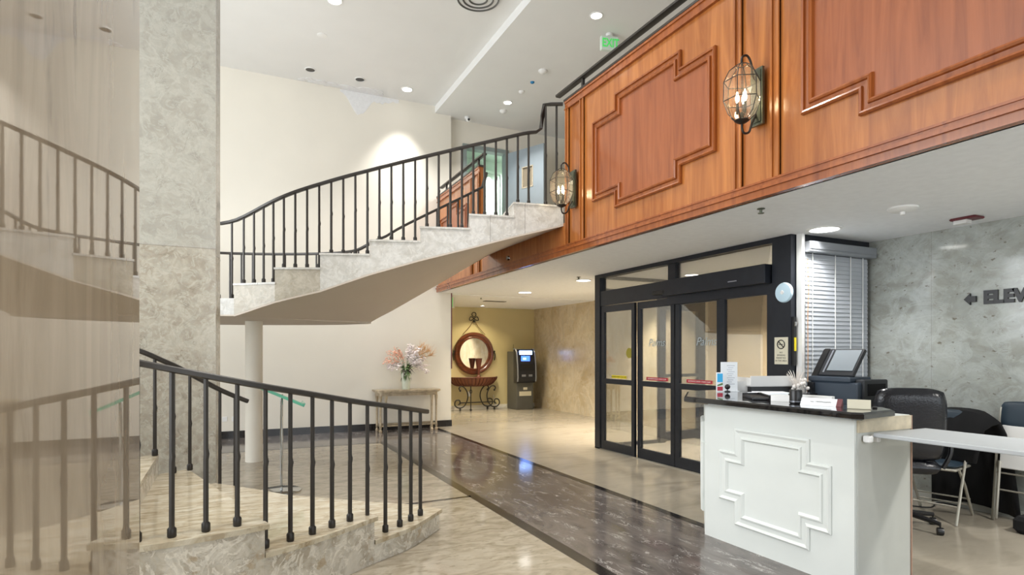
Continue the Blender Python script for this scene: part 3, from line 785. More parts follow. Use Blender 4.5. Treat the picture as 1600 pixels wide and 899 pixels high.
downlight(6.1, 5.0, LC, 'added lit downlight inside the glass vestibule, nearer the desk', .10, power=75, col=(1, .93, .82))  # added lamp, brightens what shows through the entrance glass
downlight(6.1, 6.7, LC, 'added lit downlight inside the glass vestibule, nearer the hallway', .10, power=90, col=(1, .93, .82))  # second lamp added to fill the vestibule with light
downlight(6.5, 8.6, LC, 'added lit downlight behind the glass vestibule by the warm marble wall', .10, power=80, col=(1, .9, .75))  # lamp added to lighten the marble seen through the left panes
downlight(5.5, 11.4, 5.6, 'added unseen ceiling lamp inside the mint room behind the balcony door', .09, power=28, col=(.95, 1, .97))  # unseen lamp put in to light the mint room
# wall-wash lamp over the round mirror
downlight(5.45, 13.1, LC - .01, 'slim lit fitting right above the round mirror', .05, power=14, col=(1, .86, .55), spread=2.2)


def disc(name, x, y, z, r, h, label, cat, mat='white', prof=None):
    p = prof or [(r, 0), (r, -h * .4), (r * .8, -h * .7), (r * .35, -h)]
    return tag(MB().lathe(p, (x, y, z), 24).build(name, mat), label, cat)


disc('smoke_detector', 4.54, 8.39, MC, .07, .05, 'round white smoke detector in the balcony ceiling, nearest the wooden front', 'smoke detector')
disc('ceiling_beacon', 4.574, 8.82, MC, .035, .03, 'small blue cap on the balcony ceiling', 'ceiling cap', 'blue_dot')
disc('ceiling_sensor', 4.57, 9.22, MC, .05, .04, 'small white ceiling sensor just behind the blue cap', 'sensor')
disc('smoke_detector', 4.62, 10.1, MC, .065, .05, 'white smoke detector on the balcony ceiling below the lit downlight', 'smoke detector')
disc('sprinkler_plate', 1.216, 9.07, UC, .07, .012, 'faint white sprinkler plate in the high lobby ceiling', 'sprinkler')
disc('smoke_detector', 4.80, 2.90, LC, .10, .035, 'round white smoke detector on the low ceiling above the desk', 'smoke detector',
     prof=[(.105, 0), (.105, -.012), (.085, -.028), (.02, -.034), (.018, -.055), (.005, -.06)])
disc('ceiling_speaker', 3.95, 8.37, LC, .11, .006, 'flat round pale speaker grille in the low ceiling by the stair', 'speaker', 'low_ceiling')
disc('smoke_detector', 5.37, 10.68, LC, .07, .03, 'small round detector on the low ceiling behind the hallway downlight', 'smoke detector')
rg = MB()
for r_ in (.27, .20, .12): rg.tube([(2.95 + r_ * math.cos(a * PI / 20), 7.24 + r_ * math.sin(a * PI / 20), UC - .012) for a in range(40)], .012, 6, closed=True)
va = thing('ceiling_vent', (2.95, 7.24, UC), 'round grey air vent at the top edge, in the high lobby ceiling', 'vent')
rg.build('rings', 'atm', va); MB().lathe([(.28, -.002), (.28, -.006)], (2.95, 7.24, UC), 32).build('plate', 'ceiling_white', va)


def sprinkler(x, y, z, label):
    t = thing('fire_sprinkler', (x, y, z), label, 'sprinkler', None)
    MB().lathe([(.03, 0), (.03, -.006), (.01, -.01), (.008, -.035)], (x, y, z), 14).build('stem', 'brass', t)
    MB().lathe([(.024, -.035), (.024, -.04)], (x, y, z), 12).tube([(x - .012, y, z - .01), (x - .014, y, z - .03), (x, y, z - .037)], .003, 5).build('deflector', 'brass', t)


sprinkler(3.81, 3.40, LC, 'small brass sprinkler head in the low ceiling nearest the viewer')
sprinkler(4.75, 7.64, LC, 'small sprinkler head in the low ceiling beside the entrance frame')
sprinkler(4.67, 11.3, LC, 'small sprinkler head in the low ceiling over the hallway')
hv = tag(MB().box(5.0, 5.5, 11.85, 12.0, LC - .02, LC - .01).build('ceiling_vent', 'atm'), 'thin dark linear air vent in the hallway ceiling by the mirror', 'vent')
st = thing('fire_strobe', (5.63, 2.88, LC), 'dark red ceiling strobe with white label over the desk', 'alarm')
MB().rbox(5.57, 5.72, 2.78, 2.98, LC - .02, LC, .008).build('body', 'maroon', st); MB().box(5.60, 5.68, 2.86, 2.96, LC - .05, LC - .02).build('lens', 'white', st)
cm = thing('security_camera', (4.12, 10.7, MC), 'small white dome security camera on the balcony ceiling', 'camera')
MB().lathe([(.05, 0), (.05, -.03), (.035, -.04)], (4.12, 10.68, MC), 16).ball((4.13, 10.64, MC - .06), .045, 10).build('housing', 'white', cm)
MB().ball((4.125, 10.600, MC - .07), .024, 8).build('lens', 'black', cm)
ex = thing('exit_sign', (4.87, 7.03, MC), 'white and green EXIT sign hanging from the balcony ceiling', 'exit sign')
EM = frame_M((4.87, 7.0, MC - .14), Vector((0.97, -0.25, 0)), (0, 0, 1))
MB(EM).rbox(-.13, .13, -.10, .10, -.06, .0, .008).build('housing', 'sign_face', ex)
MB(EM).cyl((0, .10, -.03), (0, .14, -.03), .05, 16).build('mount', 'white', ex)
text('letters', 'EXIT', .17, frame_M(Vector((4.87, 7.0, MC - .14)) + EM.to_3x3() @ Vector((0.01, -.005, .003)), Vector((0.97, -0.25, 0)), (0, 0, 1)), 'green_sign', ex, .001, bold=.004, sx=.72)
ex2 = thing('exit_sign', (3.80, 10.97, 2.3), 'green lit exit sign seen edge-on at the hallway corner under the low ceiling', 'exit sign')
MB().box(3.84, 3.97, 10.95, 10.99, 2.28, 2.50).build('housing', 'cream_sign', ex2); MB().box(3.86, 3.92, 10.943, 10.95, 2.30, 2.48).build('lit_face', 'green_sign', ex2)

# ================================================================= ENTRANCE VESTIBULE
XE = 4.93
ent = thing('entrance_front', (XE, 5.7, 0), 'black framed sliding glass entrance with transom windows above', 'entrance doors')
D0, D1 = XE - .05, XE + .06
MB().box(D0, D1, 7.27, 7.40, 0, LC).build('post', 'black_alu', ent)
MB().box(D0, D1, 4.0, 4.22, 0, LC).build('post', 'black_alu', ent)
MB().box(D0, D1, 4.22, 7.27, 2.50, LC).build('top_rail', 'black_alu', ent)
MB().box(D0 + .02, D1, 5.67, 5.80, 2.28, 2.50).build('mullion', 'black_alu', ent)
MB().box(D0 + .01, D1, 5.78, 7.27, 2.09, 2.30).build('header', 'black_alu', ent)
MB().rbox(D0 - .08, D1, 4.24, 5.78, 2.10, 2.29, .006).build('operator_box', 'black_alu', ent)
MB().box(D0 - .085, D0 - .08, 4.60, 4.72, 2.155, 2.165).build('maker_plate', 'silver', ent)
MB().box(D0 + .01, D1, 4.22, 5.80, 2.0, 2.10).build('header', 'black_alu', ent)
for (a, b_) in ((5.80, 7.27), (4.22, 5.67)): MB().box(XE, XE + .008, a, b_, 2.29, 2.50).build('transom_pane', 'glass', ent)
MB().rbox(D0 - .08, D0, 5.74, 6.0, 2.13, 2.18, .01).build('motion_sensor', 'black', ent)
MB().box(D0 - .002, D0 + .01, 7.29, 7.33, .98, 1.12).build('switch_plate', 'atm_dark', ent)
MB().box(D0, D1, 4.0, 7.4, 0, .012).build('threshold', 'chrome', ent)


def leaf(y0, y1, x0, label, sticker=None, top=2.08, group='leaves of the sliding entrance'):
    t = thing('sliding_door', (x0, (y0 + y1) / 2, .012), label, 'door', group)
    w_ = .065; xa, xb = x0 - .02, x0 + .02
    MB().box(xa, xb, y0, y0 + w_, .012, top).box(xa, xb, y1 - w_, y1, .012, top).box(xa, xb, y0 + w_, y1 - w_, .012, .13).box(xa, xb, y0 + w_, y1 - w_, top - .09, top).box(xa, xb, y0 + w_, y1 - w_, .96, 1.03).build('frame', 'black_alu', t)
    MB().box(x0 - .003, x0 + .003, y0 + w_, y1 - w_, .13, .96).build('lower_pane', 'glass', t)
    MB().box(x0 - .003, x0 + .003, y0 + w_, y1 - w_, 1.03, top - .09).build('upper_pane', 'glass', t)
    if sticker:
        yc = (y0 + y1) / 2 - .02; sw = .21 if sticker == 'red' else .17
        s_ = MB().box(x0 - .0065, x0 - .0035, yc - sw, yc + sw, 1.045, 1.085).build('warning_sticker', sticker, t)
        text('letters', 'AUTOMATIC DOOR  STAND CLEAR', .024, frame_M((x0 - .0075, yc, 1.065), (0, -1, 0), (0, 0, 1)), 'white' if sticker == 'red' else 'black', s_, .0004, sx=.95)
    return t


leaf(6.47, 7.25, XE - .015, 'leftmost fixed glass leaf of the entrance with a yellow warning strip', 'yellow')
l2 = leaf(5.72, 6.45, XE + .02, 'second glass leaf from the left with a red warning strip and etched script', 'red')
l3 = leaf(4.95, 5.70, XE + .02, 'third glass leaf with a red warning strip, beside the meeting stile', 'red')
leaf(4.23, 4.93, XE - .015, 'rightmost glass leaf of the entrance behind the reception desk', None)
for l_, yc in ((l2, 6.08), (l3, 5.20)): text('etched_script', 'Palms', .14, frame_M((XE + .015, yc, 1.53), (0, -1, 0), (0, 0, 1)), 'etch', l_, .0003, shear=.35)
MB().lathe([(.07, 0), (.07, .003)], (XE - .022, 6.60, 1.40), 24, 'x').build('round_sticker', simple('olive_sticker', srgb(150, 140, 40), .4), bpy.data.objects['sliding_door'])
# second set of glass doors towards the street
def street_door(p0, p1, label):
    d = Vector((p1[0] - p0[0], p1[1] - p0[1], 0)); ln = d.length; M_ = frame_M((p0[0], p0[1], 0.0), d, (0, 0, 1))
    t = thing('street_door', (p0[0], p0[1], 0), label, 'door')
    MB(M_).box(0, .13, 0, 2.3, -.03, .03).box(ln - .16, ln, 0, 2.3, -.03, .03).box(.13, ln - .16, .02, .16, -.03, .03).box(.13, ln - .16, 2.08, 2.3, -.03, .03).box(.13, ln - .16, 1.02, 1.07, -.03, .03).build('frame', 'black_alu', t)
    MB(M_).box(.13, ln - .16, .16, 2.08, -.004, .004).build('pane', 'glass', t)


street_door((6.02, 7.35), (7.05, 7.46), 'black framed street-side glass door inside the vestibule')
vf = MB(); vf.box(5.0, 6.02, 7.37, 7.39, 2.3, LC).box(5.0, 7.18, 7.36, 7.42, 2.28, 2.34)
vr = thing('vestibule_side_glazing', (5.5, 7.38, 0), 'clear side glass of the vestibule with a dark top rail', 'glazing')
MB().box(5.0, 7.17, 7.34, 7.40, 2.30, 2.36).box(5.0, 7.17, 7.34, 7.40, LC - .05, LC).box(5.0, 6.0, 7.34, 7.40, .0, .05).build('rails', 'black_alu', vr)
MB().box(5.0, 6.0, 7.368, 7.374, .05, 2.30).build('pane', 'glass', vr)
# blind side
struct('trim_7', MB().box(5.0, 6.0, 4.03, 4.10, 0, LC).box(5.0, 6.0, 3.965, 4.03, 2.475, LC).box(XE + .06, 5.02, 3.98, 4.03, 0, LC), 'black_alu')
struct('trim_8', MB().box(4.945, 4.985, 3.93, 3.99, 0, LC), 'white')
bd = thing('venetian_blind', (5.5, 3.95, .2), 'closed white venetian blind beside the entrance with a metal valance', 'blind')
MB().rbox(4.99, 5.985, 3.87, 3.96, 2.37, 2.475, .008).box(4.99, 5.985, 3.862, 3.872, 2.40, 2.405).build('valance', 'silver_blind', bd)
sl = MB(); nsl = 46
for k in range(nsl):
    z = .42 + (2.36 - .42) * k / nsl
    sl.box(5.0, 5.93, -.003, .003, -.026, .026, Matrix.Translation((0, 3.94, z + .02)) @ Matrix.Rotation(math.radians(-9), 4, 'X'))
sl.build('slats', 'blind', bd)
for x in (5.09, 5.42, 5.65, 5.84): MB().cyl((x, 3.925, .42), (x, 3.925, 2.37), .004, 6).build('ladder_cord', 'white', bd)
MB().box(5.0, 5.93, 3.93, 3.955, .385, .41).build('bottom_rail', 'blind', bd)
tag(MB().tube(catmull([(4.985, 3.90, 2.30), (5.0, 3.90, 2.0), (4.99, 3.90, 1.75), (4.992, 3.90, 1.2), (4.97, 3.90, .9)], 5), .004, 6).build('wall_cable', simple('orange_cable', srgb(206, 156, 110), .5)), 'thin orange cable hanging beside the white corner strip', 'cable')
wd = thing('wall_disc', (4.87, 4.07, 1.92), 'pale blue round disc fixed to the black entrance post', 'wall disc')
MB().lathe([(.002, -.035), (.03, -.035), (.09, -.025), (.098, -.012), (.098, 0)], (D0, 4.07, 1.99), 32, 'x').build('cover', 'steel_blue', wd)
MB().lathe([(.002, -.040), (.018, -.040), (.02, -.034)], (D0, 4.07, 1.99), 20, 'x').build('button', 'white', wd)
ns = thing('no_smoking_sign', (D0, 4.11, 1.29), 'cream no smoking sign on the black entrance post below the disc', 'sign')
MB().box(D0 - .006, D0, 4.03, 4.185, 1.29, 1.555).build('plate', 'cream_sign', ns)
rgm = MB().tube([(D0 - .008, 4.107 + .042 * math.cos(a * PI / 12), 1.485 + .042 * math.sin(a * PI / 12)) for a in range(24)], .005, 6, closed=True)
rgm.tube([(D0 - .008, 4.137, 1.515), (D0 - .008, 4.077, 1.455)], .005, 6).build('no_smoking_symbol', 'black', ns)
MB().box(D0 - .009, D0 - .006, 4.085, 4.135, 1.481, 1.489).build('cigarette_symbol', 'atm', ns)
for i, t_ in enumerate(('NO', 'SMOKING', 'PERMITTED', 'IN THIS AREA')): text('letters', t_, .022, frame_M((D0 - .0065, 4.107, 1.405 - .027 * i), (0, -1, 0), (0, 0, 1)), 'black', ns, .0004)
ls = thing('lock_switch', (4.93, 3.97, 1.5), 'slim black key switch box with a yellow strip on the corner post', 'switch')
MB().box(4.89, 4.925, 3.975, 4.0, 1.28, 1.75).build('box', 'black', ls); MB().box(4.895, 4.92, 3.97, 3.975, 1.42, 1.55).build('strip', 'yellow', ls); MB().box(4.895, 4.92, 3.965, 3.975, 1.66, 1.70).build('bolt', 'chrome', ls)

# ================================================================= ELEVATOR LETTERS
el = thing('elevator_sign', (5.98, 2.5, 1.83), 'black raised ELEVATORS lettering with a left arrow on the grey marble wall', 'sign')
AM = frame_M((5.995, 3.026, 1.882), (0, -1, 0), (0, 0, 1))
MB(AM).prism([(-.048, 0), (0.002, .052), (.002, .026), (.048, .026), (.048, -.026), (.002, -.026), (.002, -.052)], -.001, .02).build('arrow', 'black', el)
x0 = 0.0
LM = frame_M((5.995, 2.925, 1.884), (0, -1, 0), (0, 0, 1))
text('letters', 'ELEVATORS', .15, LM, 'black', el, .01, align='LEFT', bold=.009, sx=1.0)

# ================================================================= RECEPTION DESK
dk = thing('reception_desk', (3.57, 2.9, 0), 'white reception desk with stepped panel moulding and black polished top', 'desk')
body = [(3.31, 2.276), (3.31, 3.49), (3.80, 4.02), (4.50, 4.02), (4.50, 3.55), (3.835, 3.55), (3.835, 2.276)]
MB().prism(body, 0, 1.015).build('body', 'white_paint', dk)
MB().box(3.33, 3.835, 2.268, 2.277, 0.0, .93).build('side_panel', 'grey_side', dk)
MB().box(3.33, 3.835, 2.262, 2.277, .93, 1.012).build('worn_top_strip', 'chip', dk)
MB().box(3.832, 3.842, 2.262, 2.278, 0, 1.012).build('raw_edge', simple('raw_edge', srgb(172, 140, 122), .7), dk)
DP = [(0, 0), (0, .010), (.012, .018), (.030, .008), (.055, .006), (.062, .016), (.072, .018), (.082, .006), (.086, 0)]
cp = [(2.57, .15), (3.185, .155), (3.185, .315), (3.335, .315), (3.335, .68), (3.185, .68), (3.185, .855), (2.57, .855), (2.57, .71), (2.42, .71), (2.42, .29), (2.57, .29)]
MB().moulding(cp, DP, lambda u, v, h: (3.31 - h, u, v)).build('front_moulding', 'white_paint', dk)
# same moulding on the angled face
ad = Vector((.49, .53, 0)).normalized(); an = Vector((-ad.y, ad.x, 0))
cp2 = [(.12, .15), (.58, .15), (.58, .315), (.68, .315), (.68, .70), (.58, .70), (.58, .86), (.12, .86), (.12, .70), (.03, .70), (.03, .315), (.12, .315)]
MB().moulding(cp2, [(a, h * 1.6) for a, h in DP], lambda u, v, h: tuple(Vector((3.31, 3.49, v)) + ad * u + an * h)).build('angled_moulding', 'white_paint', dk)
top = [(3.20, 2.22), (3.20, 3.60), (3.72, 4.14), (4.60, 4.14), (4.60, 3.50), (3.78, 3.50), (3.70, 2.34), (3.60, 2.22), (3.24, 2.17)]


def inset(poly, d):
    cx = sum(p[0] for p in poly) / len(poly); out = []
    n = len(poly)
    for i in range(n):
        p0, p, p1 = Vector(poly[i - 1]), Vector(poly[i]), Vector(poly[(i + 1) % n]); d0 = (p - p0).normalized(); d1 = (p1 - p).normalized()
        n0 = Vector((d0.y, -d0.x)); n1 = Vector((d1.y, -d1.x)); mm = n0 + n1; mm = mm / max(.3, mm.dot(n0)); q = p + mm * d; out.append((q.x, q.y))
    return out


ct = MB(); T1 = inset(top, .018); n = len(top)
rows = [(T1, 1.015), (top, 1.024), (top, 1.050), (T1, 1.060)]
vs = [(p[0], p[1], z) for pl, z in rows for p in pl]
ct._add(vs, [tuple(range(n))] + [tuple(range(3 * n, 4 * n))] + [(k * n + i, k * n + (i + 1) % n, (k + 1) * n + (i + 1) % n, (k + 1) * n + i) for k in range(3) for i in range(n)])
ct.build('counter_top', 'black_granite', dk)
CT = 1.0605
fl = thing('desk_flap', (3.67, 1.8, .90), 'white hinged shelf flap reaching from the desk side out of the picture', 'shelf')
MB().rbox(3.416, 3.93, .55, 2.235, .905, .93, .004).build('board', 'flap_grey', fl)
for x in (3.36, 3.43): MB().rbox(x, x + .035, 2.215, 2.262, .875, .915, .006).build('hinge', 'white', fl)
MB().box(3.45, 3.50, .6, .65, 0, .905).box(3.85, 3.90, .6, .65, 0, .905).build('leg', 'chair_metal', fl)

# things on the counter
def yawM(x, y, z, a): return Matrix.Translation((x, y, z)) @ Matrix.Rotation(a, 4, 'Z')


bs = thing('brochure_stand', (4.02, 3.92, CT), 'tall white printed card stand on the left end of the black counter', 'card stand')
B = yawM(4.0, 3.92, CT, -.42)
MB(B).box(-.075, .075, 0, .004, 0, .26).box(-.075, .075, -.05, .004, 0, .004).build('card', 'paper', bs)
ln = MB(B)
for k in range(10): ln.box(-.02 + .01 * (k % 2), .05 - .012 * (k % 3), -.001, 0, .225 - .018 * k, .229 - .018 * k)
ln.build('printed_lines', 'silver', bs)
bx = thing('leaflet_box', (3.96, 3.84, CT), 'small blue, white and red leaflet in a clear holder beside the tall card', 'leaflet')
B = yawM(3.87, 3.90, CT, -.42)
MB(B).box(-.028, .028, 0, .012, 0, .17).build('leaflet', 'paper', bx); MB(B).box(-.022, .026, -.002, 0, .085, .16).build('blue_print', 'cyan', bx)
MB(B).box(-.022, .026, -.002, 0, .01, .045).build('red_print', 'red', bx); MB(B).prism([(-.022, 0), (.026, 0), (.026, -.002), (-.022, -.002)], [.05, .06, .06, .05], [.06, .08, .08, .06]).build('green_print', 'green', bx)
tag(MB().ball((3.94, 3.88, CT + .043), .024, 12).cyl((3.94, 3.88, CT + .008), (3.94, 3.88, CT + .03), .004, 8).lathe([(.024, 0), (.024, .006), (.006, .012)], (3.94, 3.88, CT), 16).build('pen_base', 'black'), 'small black ball-shaped pen base in front of the white card', 'pen base')
tr = thing('paper_tray', (4.30, 3.75, CT), 'white slanted paper tray standing at the back of the counter', 'tray')
B = yawM(4.36, 3.78, CT, -.30)
MB(B).box(-.20, .20, -.010, .0, .045, .135).prism([(.19, 0), (.20, 0), (.20, .24), (.19, .24)], [.045, .045, .02, .02], [.135, .135, .04, .04]).box(-.20, .20, 0, .24, .04, .05).box(-.20, -.19, 0, .24, .04, .12).build('tray', 'white', tr)
MB(B).box(-.19, .19, .0, .23, 0, .04).build('base', 'black', tr)
MB(B).lathe([(.012, -.001), (.012, .004)], (.205, .05, .07), 12, 'x').build('knob', 'black', tr)
tag(MB(yawM(4.12, 3.92, CT, -.30)).box(-.14, .14, 0, .02, 0, .085).build('paper_box', 'white'), 'low white box behind the counter top left of the paper tray', 'box')
ph = thing('desk_phone', (3.60, 3.30, CT), 'flat black telephone tray with raised rim on the counter', 'phone')
B = yawM(3.56, 3.20, CT, .96)
MB(B).rbox(-.16, .16, -.05, .08, 0, .02, .005).build('base', 'black', ph)
MB(B).prism([(-.17, -.055), (.17, -.055), (.17, -.035), (-.17, -.035)], [0, 0, 0, 0], [.03, .035, .035, .03]).prism([(.15, -.055), (.17, -.055), (.17, .08), (.15, .08)], 0, [.035, .035, .03, .03]).build('rim', 'black', ph)
tag(MB(yawM(3.98, 3.42, CT, -.5)).box(-.16, .10, -.03, .16, 0.0, .012).box(-.13, .12, -.02, .14, .012, .02).build('paper_stack', 'paper'), 'loose white papers behind the black telephone tray', 'paper')
tag(MB(yawM(3.48, 2.93, CT, -1.1)).box(-.07, .07, 0, .07, 0, .042).build('notepad_box', 'white'), 'white notepad holder left of the black cylinder speaker', 'holder')
sp = thing('cylinder_speaker', (3.44, 2.78, CT), 'small black cylindrical speaker on the front of the counter', 'speaker')
MB().lathe([(.036, 0), (.042, .004), (.042, .012), (.040, .014), (.040, .085), (.036, .092), (.02, .094)], (3.44, 2.78, CT), 28).build('body', 'black', sp)
MB().lathe([(.0425, .013), (.0425, .0175)], (3.44, 2.78, CT), 28).build('ring', 'silver', sp)
npl = thing('name_plate', (3.44, 2.56, CT), 'white desk name plate with maroon wooden ends beside the speaker', 'name plate')
B = yawM(3.45, 2.60, CT, math.radians(-70))
def wedge(mb, a, b_, g=0): mb._add([(a, -.025 - g, 0), (a, .025, 0), (a, .010, .045 + g), (b_, -.025 - g, 0), (b_, .025, 0), (b_, .010, .045 + g)], [(0, 1, 2), (3, 5, 4), (0, 3, 4, 1), (1, 4, 5, 2), (0, 2, 5, 3)])
q = MB(B); wedge(q, -.12, .095); q.build('plate', 'paper', npl)
q = MB(B); wedge(q, .095, .125, .002); q.build('wooden_end', 'maroon', npl)
nv = Vector((0, -.055, .037)).normalized(); TM = B @ frame_M((0, -.0085, .0235), (1, 0, 0), Vector((0, .035, .045)))
text('letters', 'NO TRESPASSING', .016, TM, 'atm', npl, .0003)
tag(MB(yawM(3.60, 2.74, CT, math.radians(-78))).box(-.12, .10, -.01, .03, 0, .05).build('card_box', 'white'), 'white card box standing behind the name plate', 'box')
tag(MB(yawM(3.43, 2.33, CT, math.radians(-62))).box(-.062, .062, -.004, .004, 0, .058).box(-.062, .062, -.004, .03, 0, .004).build('card_holder', 'cream_sign'), 'small cream card standing on the right end of the counter', 'card')
tag(MB().lathe([(.012, 0), (.014, .004), (.01, .012)], (3.58, 2.33, CT), 12).build('door_bell', 'black'), 'tiny black button at the right corner of the counter', 'button')
fp = MB(); random.seed(5)
fx, fy = 4.54, 3.66
for k in range(60):
    a = random.uniform(0, 2 * PI); t_ = random.uniform(.1, 1.0); h = random.uniform(.08, .26) * (1.15 - .5 * t_); d = .10 * t_
    fp.tube([(fx, fy, CT + .02), (fx + d * .4 * math.cos(a), fy + d * .4 * math.sin(a), CT + h * .6), (fx + d * math.cos(a), fy + d * math.sin(a), CT + h)], [.004, .0035, .001], 4)
for k in range(26): fp.ball((fx + random.uniform(-.04, .08), fy + random.uniform(-.06, .04), CT + random.uniform(.02, .10)), random.uniform(.01, .02), 5)
tag(fp.build('feather_decoration', 'feather'), 'spiky white feather decoration behind the paper tray by the blind', 'decoration')

# ---- printer on its cabinet
pc = thing('printer_cabinet', (4.9, 3.45, 0), 'dark low cabinet carrying the printer behind the reception desk', 'cabinet')
MB().rbox(4.62, 5.12, 3.26, 3.80, 0.0, .86, .01).build('body', 'printer_dark', pc); MB().box(4.65, 5.09, 3.252, 3.26, .1, .8).build('door', 'printer_dark', pc)
pr = thing('printer', (4.88, 3.45, .86), 'dark blue multifunction printer with its scanner lid raised', 'printer')
PZ = .86
MB().rbox(4.70, 5.05, 3.21, 3.66, PZ, 1.15, .012).build('body', 'printer', pr)
MB().rbox(4.69, 4.98, 3.27, 3.67, 1.15, 1.195, .01).build('scanner_bed', 'printer', pr)
MB().rbox(4.76, 5.08, 3.19, 3.27, PZ + .01, 1.175, .008).build('front_cover', 'printer_dark', pr)
MB().box(4.81, 5.04, 3.186, 3.19, 1.04, 1.14).build('paper_slot', 'cloth_black', pr)
MB().box(4.90, 4.99, 3.185, 3.19, .955, .963).build('tray_handle', 'silver', pr)
MB().box(4.675, 4.70, 3.60, 3.66, PZ, 1.14).box(4.668, 4.676, 3.61, 3.65, 1.06, 1.12).build('side_port', 'printer_dark', pr)
# lid: hinged at the back edge (+X side), opening towards the viewer's left
HM = frame_M((4.76, 3.62, 1.205), (0, -1, 0), Vector((0.17, 0, .235)))
MB(HM).rbox(0, .33, 0, .29, -.035, .0, .008).build('lid', 'printer_dark', pr)
MB(HM).box(.07, .31, .05, .27, .0, .005).build('lid_backing', 'scan_grey', pr)
MB(HM).box(.035, .05, .03, .27, .0, .004).build('scan_strip', 'silver', pr)
MB(HM).rbox(-.07, .0, -.02, .30, -.10, .0, .012).build('document_feeder', 'black', pr)
MB(HM).rbox(0, .20, .24, .31, -.09, -.035, .012).build('feeder_tray', 'black', pr)
MB().cyl((4.79, 3.60, 1.19), (4.79, 3.60, 1.23), .012, 8).build('hinge', 'black', pr)
MB().cyl((4.79, 3.35, 1.19), (4.79, 3.35, 1.23), .012, 8).build('hinge', 'black', pr)

# ---- office chair
def cushion(M_, w_, h, t, name, mat, parent, crease=0):
    """puffed cushion: subdivided slab with rounded edges and soft folds"""
    nu, nv_ = 14, 16; vs = []; fs = []
    for side in (1, -1):
        for i in range(nu + 1):
            for j in range(nv_ + 1):
                u = -1 + 2 * i / nu; v = -1 + 2 * j / nv_
                k = (1 - abs(u) ** 5) ** .4 * (1 - abs(v) ** 5) ** .4 if abs(u) < 1 and abs(v) < 1 else 0
                x = u * w_ / 2 * (1 - .12 * abs(v) ** 4); z = v * h / 2 * (1 - .10 * abs(u) ** 4)
                y = side * t / 2 * (.12 + .88 * k)
                if crease and side < 0: y += .012 * math.sin(v * 9 + u * 2) * k * crease
                if crease and side < 0: y += .03 * math.exp(-(u / .12) ** 2) * k
                vs.append((x, y, z))
    N = (nu + 1) * (nv_ + 1)
    for s_ in range(2):
        for i in range(nu):
            for j in range(nv_):
                a = s_ * N + i * (nv_ + 1) + j; fs.append((a, a + 1, a + nv_ + 2, a + nv_ + 1))
    for i in range(nu):
        for j in (0, nv_): a = i * (nv_ + 1) + j; fs.append((a, a + nv_ + 1, N + a + nv_ + 1, N + a))
    for j in range(nv_):
        for i in (0, nu): a = i * (nv_ + 1) + j; fs.append((a, a + 1, N + a + 1, N + a))
    q = MB(M_); q._add(vs, fs, True); return q.build(name, mat, parent)


oc = thing('office_chair', (4.88, 2.92, 0), 'black padded leather office chair seen from behind, next to the printer', 'chair')
A = -0.80
OM = yawM(4.83, 2.88, 0, A)
cushion(OM @ Matrix.Translation((0, -.03, .84)) @ Matrix.Rotation(math.radians(7), 4, 'X'), .50, .58, .13, 'backrest', 'leather', oc, 0)
cushion(OM @ Matrix.Translation((0.02, .05, .86)) @ Matrix.Rotation(math.radians(7), 4, 'X'), .44, .52, .12, 'back_padding', 'leather', oc, 1)
cushion(OM @ Matrix.Translation((0, .16, .50)) @ Matrix.Rotation(PI / 2, 4, 'X'), .48, .40, .12, 'seat', 'leather', oc, 0)
MB(OM).cyl((0, .12, .10), (0, .12, .45), .028, 14).build('gas_lift', 'black', oc)
for s_ in (-1, 1):
    MB(OM).tube(catmull([(s_ * .24, .02, .50), (s_ * .29, .02, .62), (s_ * .29, .05, .70), (s_ * .28, .22, .70)], 4), .016, 8).build('armrest', 'black', oc)
for k in range(5):
    a = 2 * PI * k / 5 - 2.0; ex_, ey = .27 * math.cos(a), .12 + .27 * math.sin(a)
    lg = MB(OM).tube([(0, .12, .12), (ex_, ey, .085)], [.024, .016], 8).build('base_leg', 'black', oc)
    MB(OM).lathe([(.010, -.022), (.028, -.02), (.030, 0), (.028, .02), (.010, .022)], (ex_, ey, .03), 14, 'x').cyl((ex_, ey, .05), (ex_, ey, .09), .007, 6).build('caster', 'black', lg)


# ---- folding chairs
def folding_chair(M_, label, group=None):
    r = thing('folding_chair', M_.translation, label, 'chair', group)
    for s_ in (-1, 1):
        x = s_ * .215
        MB(M_).tube([(x, -.26, 0), (x * .98, -.12, .28), (x * .95, .16, .80), (x * .85, .18, .88)], .011, 8).build('leg', 'chair_metal', r)
        MB(M_).tube([(x * .9, .24, 0), (x * .9, .04, .28), (x * .9, -.12, .44)], .011, 8).build('leg', 'chair_metal', r)
    for y_, z_ in ((-.19, .14), (.17, .10), (.13, .16)): MB(M_).cyl((-.205, y_, z_), (.205, y_, z_), .007, 6).build('stretcher', 'chair_metal', r)
    MB(M_).rbox(-.20, .20, -.20, .18, .425, .445, .01).build('seat_pan', 'chair_metal', r)
    cushion(M_ @ Matrix.Translation((0, -.01, .465)) @ Matrix.Rotation(PI / 2, 4, 'X'), .40, .38, .05, 'seat', 'vinyl_blue', r)
    cushion(M_ @ Matrix.Translation((0, .165, .80)) @ Matrix.Rotation(math.radians(-8), 4, 'X'), .42, .22, .05, 'backrest', 'vinyl_blue', r)
    return r


folding_chair(yawM(5.50, 3.04, 0, math.radians(-78)), 'unfolded folding chair with dark blue seat, half covered by a black coat')
